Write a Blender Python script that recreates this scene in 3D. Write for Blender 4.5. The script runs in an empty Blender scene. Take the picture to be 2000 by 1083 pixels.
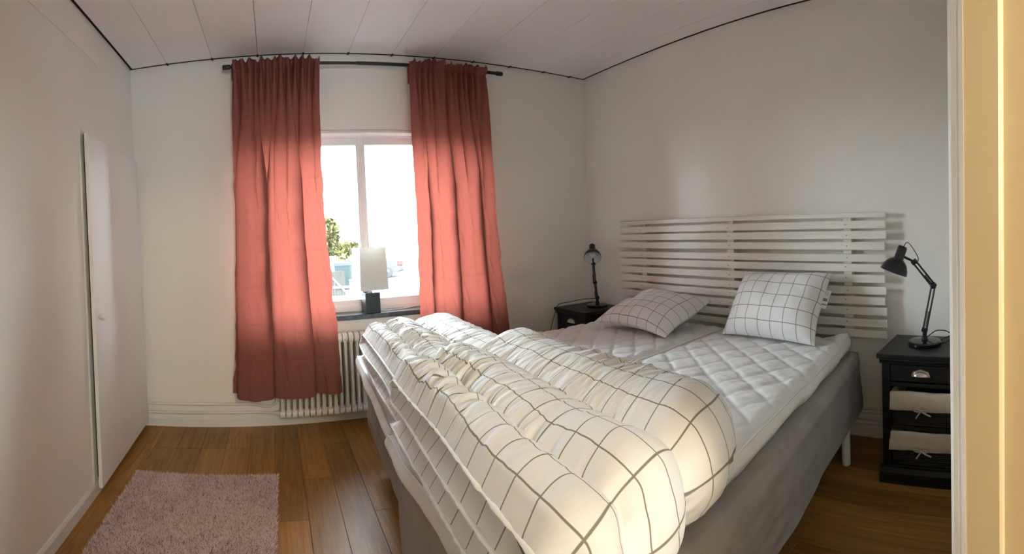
import bpy, bmesh, math, random
import numpy as np
from mathutils import Vector, Matrix

random.seed(7)
rng = np.random.RandomState(11)
scene = bpy.context.scene
COL = scene.collection
PI = math.pi

# ------------------------------------------------------------------ camera
F = 928.0                      # pixels per radian of the cylindrical panorama
V0 = -0.0733
CAM_H = 1.207
cam_data = bpy.data.cameras.new('camera')
cam_data.type = 'PANO'
cam_data.panorama_type = 'CENTRAL_CYLINDRICAL'
cam_data.central_cylindrical_range_u_min = -1000.0 / F
cam_data.central_cylindrical_range_u_max = 1000.0 / F
cam_data.central_cylindrical_range_v_min = -541.5 / F + V0
cam_data.central_cylindrical_range_v_max = 541.5 / F + V0
cam_data.central_cylindrical_radius = 1.0
cam_data.clip_start = 0.01
cam_data.clip_end = 500
cam = bpy.data.objects.new('camera', cam_data)
COL.objects.link(cam)
R = (Matrix.Rotation(-0.5042, 4, 'Z') @ Matrix.Rotation(-0.0219, 4, 'X') @ Matrix.Rotation(0.0428, 4, 'Y')
     @ Matrix.Rotation(PI / 2, 4, 'X'))
cam.matrix_world = Matrix.Translation((0, 0, CAM_H)) @ R
scene.camera = cam

# ------------------------------------------------------------------ exposure
scene.view_settings.view_transform = 'Standard'
scene.view_settings.look = 'None'
scene.view_settings.gamma = 1.0
scene.view_settings.use_curve_mapping = False
scene.view_settings.exposure = 2.28

# ------------------------------------------------------------------ world / sun
world = bpy.data.worlds.new('sky')
scene.world = world
world.use_nodes = True
wn = world.node_tree
bg = wn.nodes['Background']
bg.inputs['Color'].default_value = (0.82, 0.92, 1.0, 1)
bg.inputs['Strength'].default_value = 9.0

sun_data = bpy.data.lights.new('sun', 'SUN')
sun_data.energy = 5.0
sun_data.angle = 0.01
sun_data.color = (1.0, 0.86, 0.66)
sun = bpy.data.objects.new('sun', sun_data)
COL.objects.link(sun)
sun.rotation_euler = Vector((0.50, 0.45, -0.75)).to_track_quat('-Z', 'Y').to_euler()

# room dimensions
XL, XR, YB, HC = -0.916, 2.482, 3.155, 2.45
YF = 0.075                      # front wall, room face
WX0, WX1, WZ0, WZ1 = -0.20, 1.50, 0.705, 1.945   # window opening

# daylight sampling portal that fills the window opening
pd = bpy.data.lights.new('window_portal', 'AREA')
pd.shape = 'RECTANGLE'
pd.size = WX1 - WX0
pd.size_y = WZ1 - WZ0
pd.cycles.is_portal = True
po = bpy.data.objects.new('window_portal', pd)
COL.objects.link(po)
po.location = ((WX0 + WX1) / 2, YB + 0.30, (WZ0 + WZ1) / 2)
po.rotation_euler = Vector((0, -1, 0)).to_track_quat('-Z', 'Z').to_euler()

pd2 = bpy.data.lights.new('hall_fill_portal', 'AREA')  # sampling portal for the added hall hole that gives fill light
pd2.shape = 'RECTANGLE'
pd2.size = 0.5
pd2.size_y = 0.5
pd2.cycles.is_portal = True
po2 = bpy.data.objects.new('hall_fill_portal', pd2)
COL.objects.link(po2)
po2.location = (0.5, -1.92, 1.6)
po2.rotation_euler = Vector((0, 1, 0)).to_track_quat('-Z', 'Z').to_euler()

# warm lamp of the hallway behind the doorway
hd = bpy.data.lights.new('hall_lamp', 'POINT')
hd.shadow_soft_size = 0.11
hd.energy = 11
hd.color = (1.0, 0.80, 0.42)
ho = bpy.data.objects.new('hall_lamp', hd)
COL.objects.link(ho)
ho.location = (0.40, -1.60, 2.30)

# ------------------------------------------------------------------ materials
MATS = {}


def new_mat(name):
    m = bpy.data.materials.new(name)
    m.use_nodes = True
    MATS[name] = m
    nt = m.node_tree
    return m, nt, nt.nodes['Principled BSDF']


def N(nt, t, **kw):
    n = nt.nodes.new(t)
    for k, v in kw.items():
        setattr(n, k, v)
    return n


def plain(name, col, rough=0.5, metal=0.0, var=0.05, scale=6.0, bump=0.0, bscale=60.0, spec=0.5, coat=0.0, stretch=None):
    """principled surface with soft procedural mottling and a fine bump"""
    m, nt, b = new_mat(name)
    b.inputs['Roughness'].default_value = rough
    b.inputs['Metallic'].default_value = metal
    b.inputs['Specular IOR Level'].default_value = spec
    b.inputs['Coat Weight'].default_value = coat
    tc = N(nt, 'ShaderNodeTexCoord')
    mp = N(nt, 'ShaderNodeMapping')
    nt.links.new(tc.outputs['Object'], mp.inputs['Vector'])
    if stretch:
        mp.inputs['Scale'].default_value = stretch
    no = N(nt, 'ShaderNodeTexNoise')
    no.inputs['Scale'].default_value = scale
    no.inputs['Detail'].default_value = 4
    nt.links.new(mp.outputs['Vector'], no.inputs['Vector'])
    ra = N(nt, 'ShaderNodeValToRGB')
    c0 = [max(0, c * (1 - var)) for c in col]
    c1 = [min(1, c * (1 + var)) for c in col]
    ra.color_ramp.elements[0].position = 0.3
    ra.color_ramp.elements[1].position = 0.7
    ra.color_ramp.elements[0].color = (*c0, 1)
    ra.color_ramp.elements[1].color = (*c1, 1)
    nt.links.new(no.outputs['Fac'], ra.inputs['Fac'])
    nt.links.new(ra.outputs['Color'], b.inputs['Base Color'])
    if bump:
        n2 = N(nt, 'ShaderNodeTexNoise')
        n2.inputs['Scale'].default_value = bscale
        n2.inputs['Detail'].default_value = 3
        nt.links.new(mp.outputs['Vector'], n2.inputs['Vector'])
        bp = N(nt, 'ShaderNodeBump')
        bp.inputs['Strength'].default_value = bump
        bp.inputs['Distance'].default_value = 0.01
        nt.links.new(n2.outputs['Fac'], bp.inputs['Height'])
        nt.links.new(bp.outputs['Normal'], b.inputs['Normal'])
    return m


plain('wall', (0.88, 0.855, 0.80), 0.75, var=0.015, scale=2, bump=0.05, bscale=120, spec=0.3)
plain('ceiling', (0.88, 0.85, 0.835), 0.45, var=0.015, scale=3, spec=0.4)
plain('dark_void', (0.035, 0.028, 0.02), 0.9)
plain('trim_white', (0.80, 0.79, 0.76), 0.35, var=0.02)
plain('door_white', (0.86, 0.845, 0.825), 0.45, var=0.015, scale=2)
plain('jamb_paint', (0.66, 0.55, 0.36), 0.4, var=0.02, scale=4)
plain('window_white', (0.82, 0.82, 0.82), 0.35, var=0.015)
plain('sill_stone', (0.030, 0.040, 0.042), 0.25, var=0.5, scale=40)
plain('black_metal', (0.010, 0.010, 0.011), 0.32, spec=0.5)
plain('black_gloss', (0.006, 0.006, 0.007), 0.12, spec=0.6)
plain('black_rubber', (0.008, 0.008, 0.008), 0.6)
plain('lamp_white', (0.80, 0.80, 0.82), 0.4)
plain('chrome', (0.70, 0.70, 0.72), 0.18, metal=1.0)
plain('nickel', (0.72, 0.70, 0.64), 0.28, metal=1.0)
plain('black_wood', (0.0065, 0.007, 0.0075), 0.42, spec=0.35, var=0.3, scale=8, bump=0.15, bscale=40, stretch=(1, 1, 8))
plain('wicker', (0.014, 0.012, 0.011), 0.6, var=0.5, scale=80)
plain('liner', (0.66, 0.58, 0.46), 0.85, var=0.06, scale=20, bump=0.3, bscale=300)
plain('radiator_white', (0.78, 0.76, 0.70), 0.35, var=0.02)
plain('slat_white', (0.80, 0.765, 0.68), 0.42, var=0.06, scale=3, bump=0.15, bscale=30, stretch=(6, 1, 12))
plain('screw', (0.12, 0.11, 0.10), 0.5, metal=0.6)
plain('skirt_grey', (0.33, 0.305, 0.285), 0.9, var=0.10, scale=9, bump=0.35, bscale=500)
plain('pad_white', (0.86, 0.86, 0.865), 0.75, var=0.02, scale=10, bump=0.12, bscale=60, spec=0.3)
plain('topper_side', (0.80, 0.78, 0.73), 0.8, var=0.04, scale=14, bump=0.3, bscale=60, spec=0.3)
plain('plastic_cream', (0.82, 0.79, 0.70), 0.3)
plain('plate_tag', (0.85, 0.85, 0.85), 0.5, var=0.0)
plain('ink', (0.02, 0.02, 0.02), 0.7)
plain('lamp_block', (0.012, 0.018, 0.024), 0.35, var=0.3, scale=20)
plain('cord_white', (0.75, 0.75, 0.73), 0.5)

# exterior
plain('asphalt', (0.014, 0.0148, 0.0168), 0.9, var=0.15, scale=1.2)
plain('concrete', (0.075, 0.07, 0.064), 0.9, var=0.12, scale=0.8)
plain('grass', (0.0065, 0.016, 0.003), 0.95, var=0.4, scale=3)
plain('hedge', (0.010, 0.030, 0.005), 0.9, var=0.5, scale=3)
plain('leaf_yellow', (0.048, 0.044, 0.010), 0.8, var=0.4, scale=2)
plain('bark', (0.10, 0.075, 0.05), 0.9)
plain('render_white', (0.80, 0.79, 0.76), 0.9, var=0.03)
plain('roof_tile', (0.42, 0.30, 0.24), 0.85, var=0.2)
plain('old_timber', (0.014, 0.012, 0.0105), 0.9, var=0.2, scale=5)
plain('rail_white', (0.040, 0.040, 0.038), 0.7)
plain('bin_teal', (0.001, 0.008, 0.010), 0.5)
plain('car_silver', (0.027, 0.030, 0.034), 0.3, metal=0.3, var=0.02)
plain('car_glass', (0.03, 0.035, 0.04), 0.1)
plain('car_red', (0.07, 0.002, 0.0024), 0.3)
plain('tyre', (0.012, 0.012, 0.013), 0.8)


def make_wood():
    m, nt, b = new_mat('oak')
    b.inputs['Roughness'].default_value = 0.42
    b.inputs['Specular IOR Level'].default_value = 0.35
    oi = N(nt, 'ShaderNodeObjectInfo')
    tc = N(nt, 'ShaderNodeTexCoord')
    mp = N(nt, 'ShaderNodeMapping')
    mp.inputs['Scale'].default_value = (14, 0.9, 1)
    ad = N(nt, 'ShaderNodeVectorMath', operation='ADD')
    sc = N(nt, 'ShaderNodeVectorMath', operation='SCALE')
    sc.inputs['Scale'].default_value = 37.0
    cmb = N(nt, 'ShaderNodeCombineXYZ')
    nt.links.new(oi.outputs['Random'], cmb.inputs['X'])
    nt.links.new(oi.outputs['Random'], cmb.inputs['Y'])
    nt.links.new(cmb.outputs[0], sc.inputs[0])
    nt.links.new(tc.outputs['Object'], ad.inputs[0])
    nt.links.new(sc.outputs[0], ad.inputs[1])
    nt.links.new(ad.outputs[0], mp.inputs['Vector'])
    no = N(nt, 'ShaderNodeTexNoise')
    no.inputs['Scale'].default_value = 3.0
    no.inputs['Detail'].default_value = 6
    no.inputs['Distortion'].default_value = 1.2
    nt.links.new(mp.outputs['Vector'], no.inputs['Vector'])
    ra = N(nt, 'ShaderNodeValToRGB')
    ra.color_ramp.elements[0].position = 0.25
    ra.color_ramp.elements[1].position = 0.8
    ra.color_ramp.elements[0].color = (0.215, 0.098, 0.022, 1)
    ra.color_ramp.elements[1].color = (0.430, 0.222, 0.056, 1)
    nt.links.new(no.outputs['Fac'], ra.inputs['Fac'])
    hs = N(nt, 'ShaderNodeHueSaturation')
    mr = N(nt, 'ShaderNodeMapRange')
    mr.inputs['To Min'].default_value = 0.78
    mr.inputs['To Max'].default_value = 1.18
    nt.links.new(oi.outputs['Random'], mr.inputs['Value'])
    nt.links.new(mr.outputs['Result'], hs.inputs['Value'])
    nt.links.new(ra.outputs['Color'], hs.inputs['Color'])
    nt.links.new(hs.outputs['Color'], b.inputs['Base Color'])
    bp = N(nt, 'ShaderNodeBump')
    bp.inputs['Strength'].default_value = 0.06
    bp.inputs['Distance'].default_value = 0.01
    nt.links.new(no.outputs['Fac'], bp.inputs['Height'])
    nt.links.new(bp.outputs['Normal'], b.inputs['Normal'])


make_wood()


def make_checked():
    """white cotton with thin taupe grid lines, woven along the cloth's own UV (metres)"""
    m, nt, b = new_mat('checked_cotton')
    b.inputs['Roughness'].default_value = 0.7
    b.inputs['Specular IOR Level'].default_value = 0.25
    uv = N(nt, 'ShaderNodeUVMap')
    uv.uv_map = 'UVMap'
    sep = N(nt, 'ShaderNodeSeparateXYZ')
    nt.links.new(uv.outputs['UV'], sep.inputs[0])
    outs = []
    for ax in ('X', 'Y'):
        d = N(nt, 'ShaderNodeMath', operation='DIVIDE')
        d.inputs[1].default_value = 0.074
        nt.links.new(sep.outputs[ax], d.inputs[0])
        fr = N(nt, 'ShaderNodeMath', operation='FRACT')
        nt.links.new(d.outputs[0], fr.inputs[0])
        s = N(nt, 'ShaderNodeMath', operation='SUBTRACT')
        s.inputs[1].default_value = 0.5
        nt.links.new(fr.outputs[0], s.inputs[0])
        a = N(nt, 'ShaderNodeMath', operation='ABSOLUTE')
        nt.links.new(s.outputs[0], a.inputs[0])
        lt = N(nt, 'ShaderNodeMapRange', interpolation_type='SMOOTHSTEP')
        lt.inputs['From Min'].default_value = 0.014
        lt.inputs['From Max'].default_value = 0.030
        lt.inputs['To Min'].default_value = 1.0
        lt.inputs['To Max'].default_value = 0.0
        nt.links.new(a.outputs[0], lt.inputs['Value'])
        outs.append(lt)
    mx = N(nt, 'ShaderNodeMath', operation='MAXIMUM')
    nt.links.new(outs[0].outputs['Result'], mx.inputs[0])
    nt.links.new(outs[1].outputs['Result'], mx.inputs[1])
    mix = N(nt, 'ShaderNodeMix', data_type='RGBA')
    mix.inputs['A'].default_value = (0.82, 0.82, 0.82, 1)
    mix.inputs['B'].default_value = (0.245, 0.215, 0.175, 1)
    nt.links.new(mx.outputs[0], mix.inputs['Factor'])
    nt.links.new(mix.outputs['Result'], b.inputs['Base Color'])
    tc = N(nt, 'ShaderNodeTexCoord')
    no = N(nt, 'ShaderNodeTexNoise')
    no.inputs['Scale'].default_value = 45
    no.inputs['Detail'].default_value = 3
    nt.links.new(tc.outputs['Object'], no.inputs['Vector'])
    bp = N(nt, 'ShaderNodeBump')
    bp.inputs['Strength'].default_value = 0.12
    bp.inputs['Distance'].default_value = 0.01
    nt.links.new(no.outputs['Fac'], bp.inputs['Height'])
    nt.links.new(bp.outputs['Normal'], b.inputs['Normal'])


make_checked()


def make_curtain_mat(name, col, tcol, fac):
    m = bpy.data.materials.new(name)
    m.use_nodes = True
    MATS[name] = m
    nt = m.node_tree
    nt.nodes.clear()
    out = N(nt, 'ShaderNodeOutputMaterial')
    df = N(nt, 'ShaderNodeBsdfDiffuse')
    tr = N(nt, 'ShaderNodeBsdfTranslucent')
    mx = N(nt, 'ShaderNodeMixShader')
    mx.inputs[0].default_value = fac
    tc = N(nt, 'ShaderNodeTexCoord')
    mp = N(nt, 'ShaderNodeMapping')
    mp.inputs['Scale'].default_value = (60, 60, 6)
    no = N(nt, 'ShaderNodeTexNoise')
    no.inputs['Scale'].default_value = 3
    no.inputs['Detail'].default_value = 4
    nt.links.new(tc.outputs['Object'], mp.inputs['Vector'])
    nt.links.new(mp.outputs['Vector'], no.inputs['Vector'])
    for c, node in ((col, df), (tcol, tr)):
        ra = N(nt, 'ShaderNodeValToRGB')
        ra.color_ramp.elements[0].color = (*[k * 0.9 for k in c], 1)
        ra.color_ramp.elements[1].color = (*[min(1, k * 1.1) for k in c], 1)
        nt.links.new(no.outputs['Fac'], ra.inputs['Fac'])
        nt.links.new(ra.outputs['Color'], node.inputs['Color'])
    bp = N(nt, 'ShaderNodeBump')
    bp.inputs['Strength'].default_value = 0.1
    bp.inputs['Distance'].default_value = 0.005
    nt.links.new(no.outputs['Fac'], bp.inputs['Height'])
    nt.links.new(bp.outputs['Normal'], df.inputs['Normal'])
    nt.links.new(df.outputs[0], mx.inputs[1])
    nt.links.new(tr.outputs[0], mx.inputs[2])
    nt.links.new(mx.outputs[0], out.inputs['Surface'])


make_curtain_mat('curtain_rose', (0.33, 0.126, 0.104), (0.34, 0.082, 0.060), 0.33)
make_curtain_mat('shade_cloth', (0.80, 0.79, 0.77), (0.75, 0.72, 0.68), 0.35)


def make_glass():
    m = bpy.data.materials.new('pane_glass')
    m.use_nodes = True
    MATS['pane_glass'] = m
    nt = m.node_tree
    nt.nodes.clear()
    out = N(nt, 'ShaderNodeOutputMaterial')
    t = N(nt, 'ShaderNodeBsdfTransparent')
    t.inputs['Color'].default_value = (0.95, 0.97, 0.96, 1)
    g = N(nt, 'ShaderNodeBsdfGlossy')
    g.inputs['Roughness'].default_value = 0.02
    fr = N(nt, 'ShaderNodeFresnel')
    fr.inputs['IOR'].default_value = 1.35
    mx = N(nt, 'ShaderNodeMixShader')
    nt.links.new(fr.outputs[0], mx.inputs[0])
    nt.links.new(t.outputs[0], mx.inputs[1])
    nt.links.new(g.outputs[0], mx.inputs[2])
    nt.links.new(mx.outputs[0], out.inputs['Surface'])


make_glass()


def make_pile():
    m, nt, b = new_mat('rug_pile')
    b.inputs['Roughness'].default_value = 0.95
    b.inputs['Specular IOR Level'].default_value = 0.1
    at = N(nt, 'ShaderNodeAttribute')
    at.attribute_name = 'tone'
    ra = N(nt, 'ShaderNodeValToRGB')
    e = ra.color_ramp.elements
    e[0].position = 0.0
    e[0].color = (0.30, 0.19, 0.185, 1)
    e[1].position = 1.0
    e[1].color = (0.80, 0.69, 0.68, 1)
    k = e.new(0.45)
    k.color = (0.68, 0.51, 0.51, 1)
    nt.links.new(at.outputs['Fac'], ra.inputs['Fac'])
    nt.links.new(ra.outputs['Color'], b.inputs['Base Color'])


make_pile()
plain('rug_back', (0.30, 0.19, 0.185), 0.95, var=0.3, scale=60)


# ------------------------------------------------------------------ helpers
def mesh_from_bm(bm, name, smooth=False):
    me = bpy.data.meshes.new(name)
    bmesh.ops.recalc_face_normals(bm, faces=bm.faces)
    bm.to_mesh(me)
    bm.free()
    if smooth:
        me.shade_smooth()
    return me


def link(name, me, mat, parent=None, loc=None, smooth_angle=None):
    o = bpy.data.objects.new(name, me)
    if mat is not None and len(me.materials) == 0:
        me.materials.append(MATS[mat] if isinstance(mat, str) else mat)
    COL.objects.link(o)
    if parent is not None:
        o.parent = parent
    if loc is not None:
        o.location = loc
    return o


def obj(name, bm, mat, parent=None, smooth=False, loc=None):
    """one mesh object; with a parent, the coordinates are local to that parent"""
    if isinstance(bm, bmesh.types.BMesh):
        me = mesh_from_bm(bm, name, smooth)
        if smooth == 'auto':
            me.shade_smooth()
            me.set_sharp_from_angle(angle=math.radians(35))
    else:
        me = bm
    return link(name, me, mat, parent, loc)


def thing(name, label, cat, loc=(0, 0, 0), rz=0.0, group=None):
    o = bpy.data.objects.new(name, None)
    o.empty_display_size = 0.05
    COL.objects.link(o)
    o.location = loc
    o.rotation_euler = (0, 0, rz)
    return tag(o, label, cat, group)


def tag(o, label, cat, group=None):
    o['label'] = label
    o['category'] = cat
    if group:
        o['group'] = group
    return o


def structure(o):
    o['kind'] = 'structure'
    return o


def box(bm, lo, hi, bevel=0.0, seg=2):
    lo = Vector(lo)
    hi = Vector(hi)
    r = bmesh.ops.create_cube(bm, size=1.0)
    vs = r['verts']
    bmesh.ops.scale(bm, vec=hi - lo, verts=vs)
    bmesh.ops.translate(bm, vec=(lo + hi) / 2, verts=vs)
    if bevel > 0:
        es = list({e for v in vs for e in v.link_edges})
        bmesh.ops.bevel(bm, geom=es, offset=bevel, segments=seg, profile=0.5, affect='EDGES')
    return bm


def B(lo, hi, bevel=0.0, seg=2):
    return box(bmesh.new(), lo, hi, bevel, seg)


def lathe(bm, prof, seg=32, M=None):
    """prof: list of (r, z); revolved about z; optional matrix"""
    rows = []
    for r, z in prof:
        if r < 1e-6:
            rows.append([bm.verts.new((0, 0, z))])
        else:
            rows.append([bm.verts.new((r * math.cos(2 * PI * k / seg), r * math.sin(2 * PI * k / seg), z)) for k in range(seg)])
    for a, b in zip(rows[:-1], rows[1:]):
        for k in range(seg):
            k2 = (k + 1) % seg
            if len(a) == 1 and len(b) == 1:
                continue
            if len(a) == 1:
                bm.faces.new((a[0], b[k], b[k2]))
            elif len(b) == 1:
                bm.faces.new((a[k], b[0], a[k2]))
            else:
                bm.faces.new((a[k], b[k], b[k2], a[k2]))
    if M is not None:
        vs = [v for row in rows for v in row]
        bmesh.ops.transform(bm, matrix=M, verts=vs)
    return bm


def tube(bm, pts, r, seg=10, cap=True):
    pts = [Vector(p) for p in pts]
    n = len(pts)
    rad = r if isinstance(r, (list, tuple)) else [r] * n
    t0 = (pts[1] - pts[0]).normalized()
    up = Vector((0, 0, 1)) if abs(t0.z) < 0.9 else Vector((1, 0, 0))
    nrm = t0.cross(up).normalized()
    rings = []
    for i, p in enumerate(pts):
        t = (pts[min(i + 1, n - 1)] - pts[max(i - 1, 0)]).normalized()
        nrm = (nrm - t * nrm.dot(t)).normalized()
        bi = t.cross(nrm)
        rings.append([bm.verts.new(p + (nrm * math.cos(2 * PI * k / seg) + bi * math.sin(2 * PI * k / seg)) * rad[i]) for k in range(seg)])
    for a, b in zip(rings[:-1], rings[1:]):
        for k in range(seg):
            bm.faces.new((a[k], a[(k + 1) % seg], b[(k + 1) % seg], b[k]))
    if cap:
        bm.faces.new(rings[0][::-1])
        bm.faces.new(rings[-1])
    return bm


def smooth_path(pts, k=6):
    """Catmull-Rom through the points"""
    P = [Vector(p) for p in pts]
    P = [P[0] * 2 - P[1]] + P + [P[-1] * 2 - P[-2]]
    out = []
    for i in range(1, len(P) - 2):
        for j in range(k):
            t = j / k
            a, b, c, d = P[i - 1], P[i], P[i + 1], P[i + 2]
            out.append(0.5 * ((2 * b) + (c - a) * t + (2 * a - 5 * b + 4 * c - d) * t * t + (3 * b - a - 3 * c + d) * t ** 3))
    out.append(P[-2])
    return out


def prism(bm, poly, z0, z1, axis='z'):
    """extrude a 2-D polygon along an axis"""
    def P(a, b, c):
        return {'z': (a, b, c), 'y': (a, c, b), 'x': (c, a, b)}[axis]
    lo = [bm.verts.new(P(a, b, z0)) for a, b in poly]
    hi = [bm.verts.new(P(a, b, z1)) for a, b in poly]
    n = len(poly)
    bm.faces.new(lo[::-1])
    bm.faces.new(hi)
    for k in range(n):
        bm.faces.new((lo[k], lo[(k + 1) % n], hi[(k + 1) % n], hi[k]))
    return bm


def align(p0, p1):
    """matrix that puts local z along p0 -> p1 with the origin at p0"""
    p0, p1 = Vector(p0), Vector(p1)
    q = (p1 - p0).to_track_quat('Z', 'Y')
    return Matrix.Translation(p0) @ q.to_matrix().to_4x4()


def copy_tree(o, parent=None):
    c = o.copy()
    COL.objects.link(c)
    if parent is not None:
        c.parent = parent
    for ch in list(o.children):
        copy_tree(ch, c)
    return c


_LAT = np.random.RandomState(5).rand(256, 256)


def vnoise(x, y, seed=0):
    """smooth 2-D value noise in -1..1"""
    x = np.asarray(x, float) + seed * 17.31
    y = np.asarray(y, float) + seed * 7.77
    xi = np.floor(x).astype(int)
    yi = np.floor(y).astype(int)
    fx = x - xi
    fy = y - yi
    fx = fx * fx * (3 - 2 * fx)
    fy = fy * fy * (3 - 2 * fy)
    g = lambda a, b: _LAT[a % 256, b % 256]
    v = (g(xi, yi) * (1 - fx) * (1 - fy) + g(xi + 1, yi) * fx * (1 - fy) + g(xi, yi + 1) * (1 - fx) * fy + g(xi + 1, yi + 1) * fx * fy)
    return v * 2 - 1


def grid_mesh(name, P, uv=None, closed_u=False, smooth=True):
    """P: (nu, nv, 3) array -> quad mesh; uv: (nu, nv, 2)"""
    nu, nv = P.shape[:2]
    idx = np.arange(nu * nv).reshape(nu, nv)
    a = idx[:-1, :-1].ravel()
    b = idx[1:, :-1].ravel()
    c = idx[1:, 1:].ravel()
    d = idx[:-1, 1:].ravel()
    faces = np.stack([a, b, c, d], 1)
    if closed_u:
        a = idx[-1, :-1]
        b = idx[0, :-1]
        c = idx[0, 1:]
        d = idx[-1, 1:]
        faces = np.concatenate([faces, np.stack([a, b, c, d], 1)])
    return np_mesh(name, P.reshape(-1, 3), faces, None if uv is None else uv.reshape(-1, 2), smooth)


def np_mesh(name, verts, faces, uv=None, smooth=True):
    me = bpy.data.meshes.new(name)
    nv, nf, k = len(verts), len(faces), faces.shape[1]
    me.vertices.add(nv)
    me.vertices.foreach_set('co', np.ascontiguousarray(verts, dtype=np.float32).ravel())
    me.loops.add(nf * k)
    me.loops.foreach_set('vertex_index', np.ascontiguousarray(faces, dtype=np.int32).ravel())
    me.polygons.add(nf)
    me.polygons.foreach_set('loop_start', np.arange(0, nf * k, k, dtype=np.int32))
    me.polygons.foreach_set('use_smooth', np.full(nf, smooth))
    if uv is not None:
        l = me.uv_layers.new(name='UVMap')
        l.data.foreach_set('uv', np.ascontiguousarray(uv[faces.ravel()], dtype=np.float32).ravel())
    me.update()
    me.validate()
    return me


def sstep(a, b, x):
    t = np.clip((np.asarray(x, float) - a) / (b - a), 0, 1)
    return t * t * (3 - 2 * t)


# ------------------------------------------------------------------ room shell
WT = 0.30   # outer wall thickness
# floor : sub-floor with oak planks laid towards the window
floor = structure(obj('floor', B((XL - 0.1, -1.9, -0.12), (XR + 0.1, YB + 0.02, -0.0135)), 'dark_void'))
PW = 0.1455
GAP = 0.0012
x = XL
col_i = 0
pm_cache = {}
while x < XR - 0.01:
    w = min(PW, XR - x)
    y = YB - random.choice((0.35, 0.62, 0.88, 1.1, 0.5, 0.75))
    cuts = [YB]
    while y > -1.6:
        cuts.append(y)
        y -= random.choice((1.0, 1.15, 1.3))
    cuts.append(-1.8)
    for ya, yb_ in zip(cuts[1:], cuts[:-1]):
        bm = bmesh.new()
        box(bm, (-w / 2 + GAP / 2, -(yb_ - ya) / 2 + GAP / 2, -0.013), (w / 2 - GAP / 2, (yb_ - ya) / 2 - GAP / 2, 0), 0.0008, 1)
        obj('plank', bm, 'oak', floor, loc=(x + w / 2, (ya + yb_) / 2, random.uniform(-0.0003, 0.0)))
    x += PW
    col_i += 1

# ceiling : painted boards with narrow joints, dark strips along the walls painting the shade in the gap
ceiling = structure(obj('ceiling', B((XL - 0.3, YF - 0.1, HC + 0.02), (XR + 0.3, YB + 0.3, HC + 0.2)), 'dark_void'))
joints = [XL + 0.022, -0.645, -0.34, -0.038, 0.264, 0.566, 0.868, 1.17, 1.472, 1.774, 2.076, 2.33, XR - 0.018]
for a, b in zip(joints[:-1], joints[1:]):
    bm = bmesh.new()
    box(bm, (-(b - a) / 2 + 0.0009, YF + 0.01, 0), ((b - a) / 2 - 0.0009, YB - 0.024, 0.02), 0.002, 1)
    obj('board', bm, 'ceiling', ceiling, loc=((a + b) / 2, 0, HC))
for a in joints[1:-1]:       # small dark notches where a joint meets the window wall
    obj('notch', B((a - 0.007, YB - 0.036, HC - 0.004), (a + 0.007, YB - 0.002, HC + 0.004)), 'dark_void', ceiling)

obj('gap_shade_strip', B((XL, YB - 0.0015, HC + 0.003), (XR, YB + 0.01, HC + 0.03)), 'dark_void', ceiling)  # dark strip on the wall top, standing in for shade above the boards
obj('gap_shade_strip', B((XL - 0.01, YF, HC + 0.013), (XL + 0.0015, YB, HC + 0.03)), 'dark_void', ceiling)
obj('gap_shade_strip', B((XR - 0.0015, YF, HC + 0.002), (XR + 0.01, YB, HC + 0.03)), 'dark_void', ceiling)

# window wall, built around the opening
bm = bmesh.new()
box(bm, (XL - WT, YB, -0.1), (WX0, YB + WT, HC + 0.1))
box(bm, (WX1, YB, -0.1), (XR + WT, YB + WT, HC + 0.1))
box(bm, (WX0, YB, -0.1), (WX1, YB + WT, WZ0 - 0.035))
box(bm, (WX0, YB, WZ1), (WX1, YB + WT, HC + 0.1))
structure(obj('wall_back', bm, 'wall'))
structure(obj('wall_left', B((XL - WT, -1.9, -0.1), (XL, YB + 0.1, HC + 0.1)), 'wall'))
structure(obj('wall_right', B((XR, -1.9, -0.1), (XR + WT, YB + 0.1, HC + 0.1)), 'wall'))
DX0, DX1, DZ = -0.22, 0.65, 2.05
bm = bmesh.new()
box(bm, (DX1 + 0.03, -0.06, -0.1), (XR, YF, HC + 0.1))
box(bm, (XL, -0.06, -0.1), (DX0 - 0.03, YF, HC + 0.1))
box(bm, (DX0 - 0.03, -0.06, DZ + 0.03), (DX1 + 0.03, YF, HC + 0.1))
structure(obj('wall_front', bm, 'wall'))
bm = bmesh.new()
HX0, HX1, HZ0, HZ1 = 0.25, 0.75, 1.35, 1.85       # added hole behind the camera, unseen, lets sky in as fill light
box(bm, (XL, -1.9, -0.1), (HX0, -1.8, HC + 0.1))
box(bm, (HX1, -1.9, -0.1), (XR, -1.8, HC + 0.1))
box(bm, (HX0, -1.9, -0.1), (HX1, -1.8, HZ0))
box(bm, (HX0, -1.9, HZ1), (HX1, -1.8, HC + 0.1))
structure(obj('wall_hall', bm, 'wall'))
structure(obj('trim_hall_ceiling', B((XL, -1.8, HC), (XR, -0.06, HC + 0.1)), 'jamb_paint'))

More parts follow.
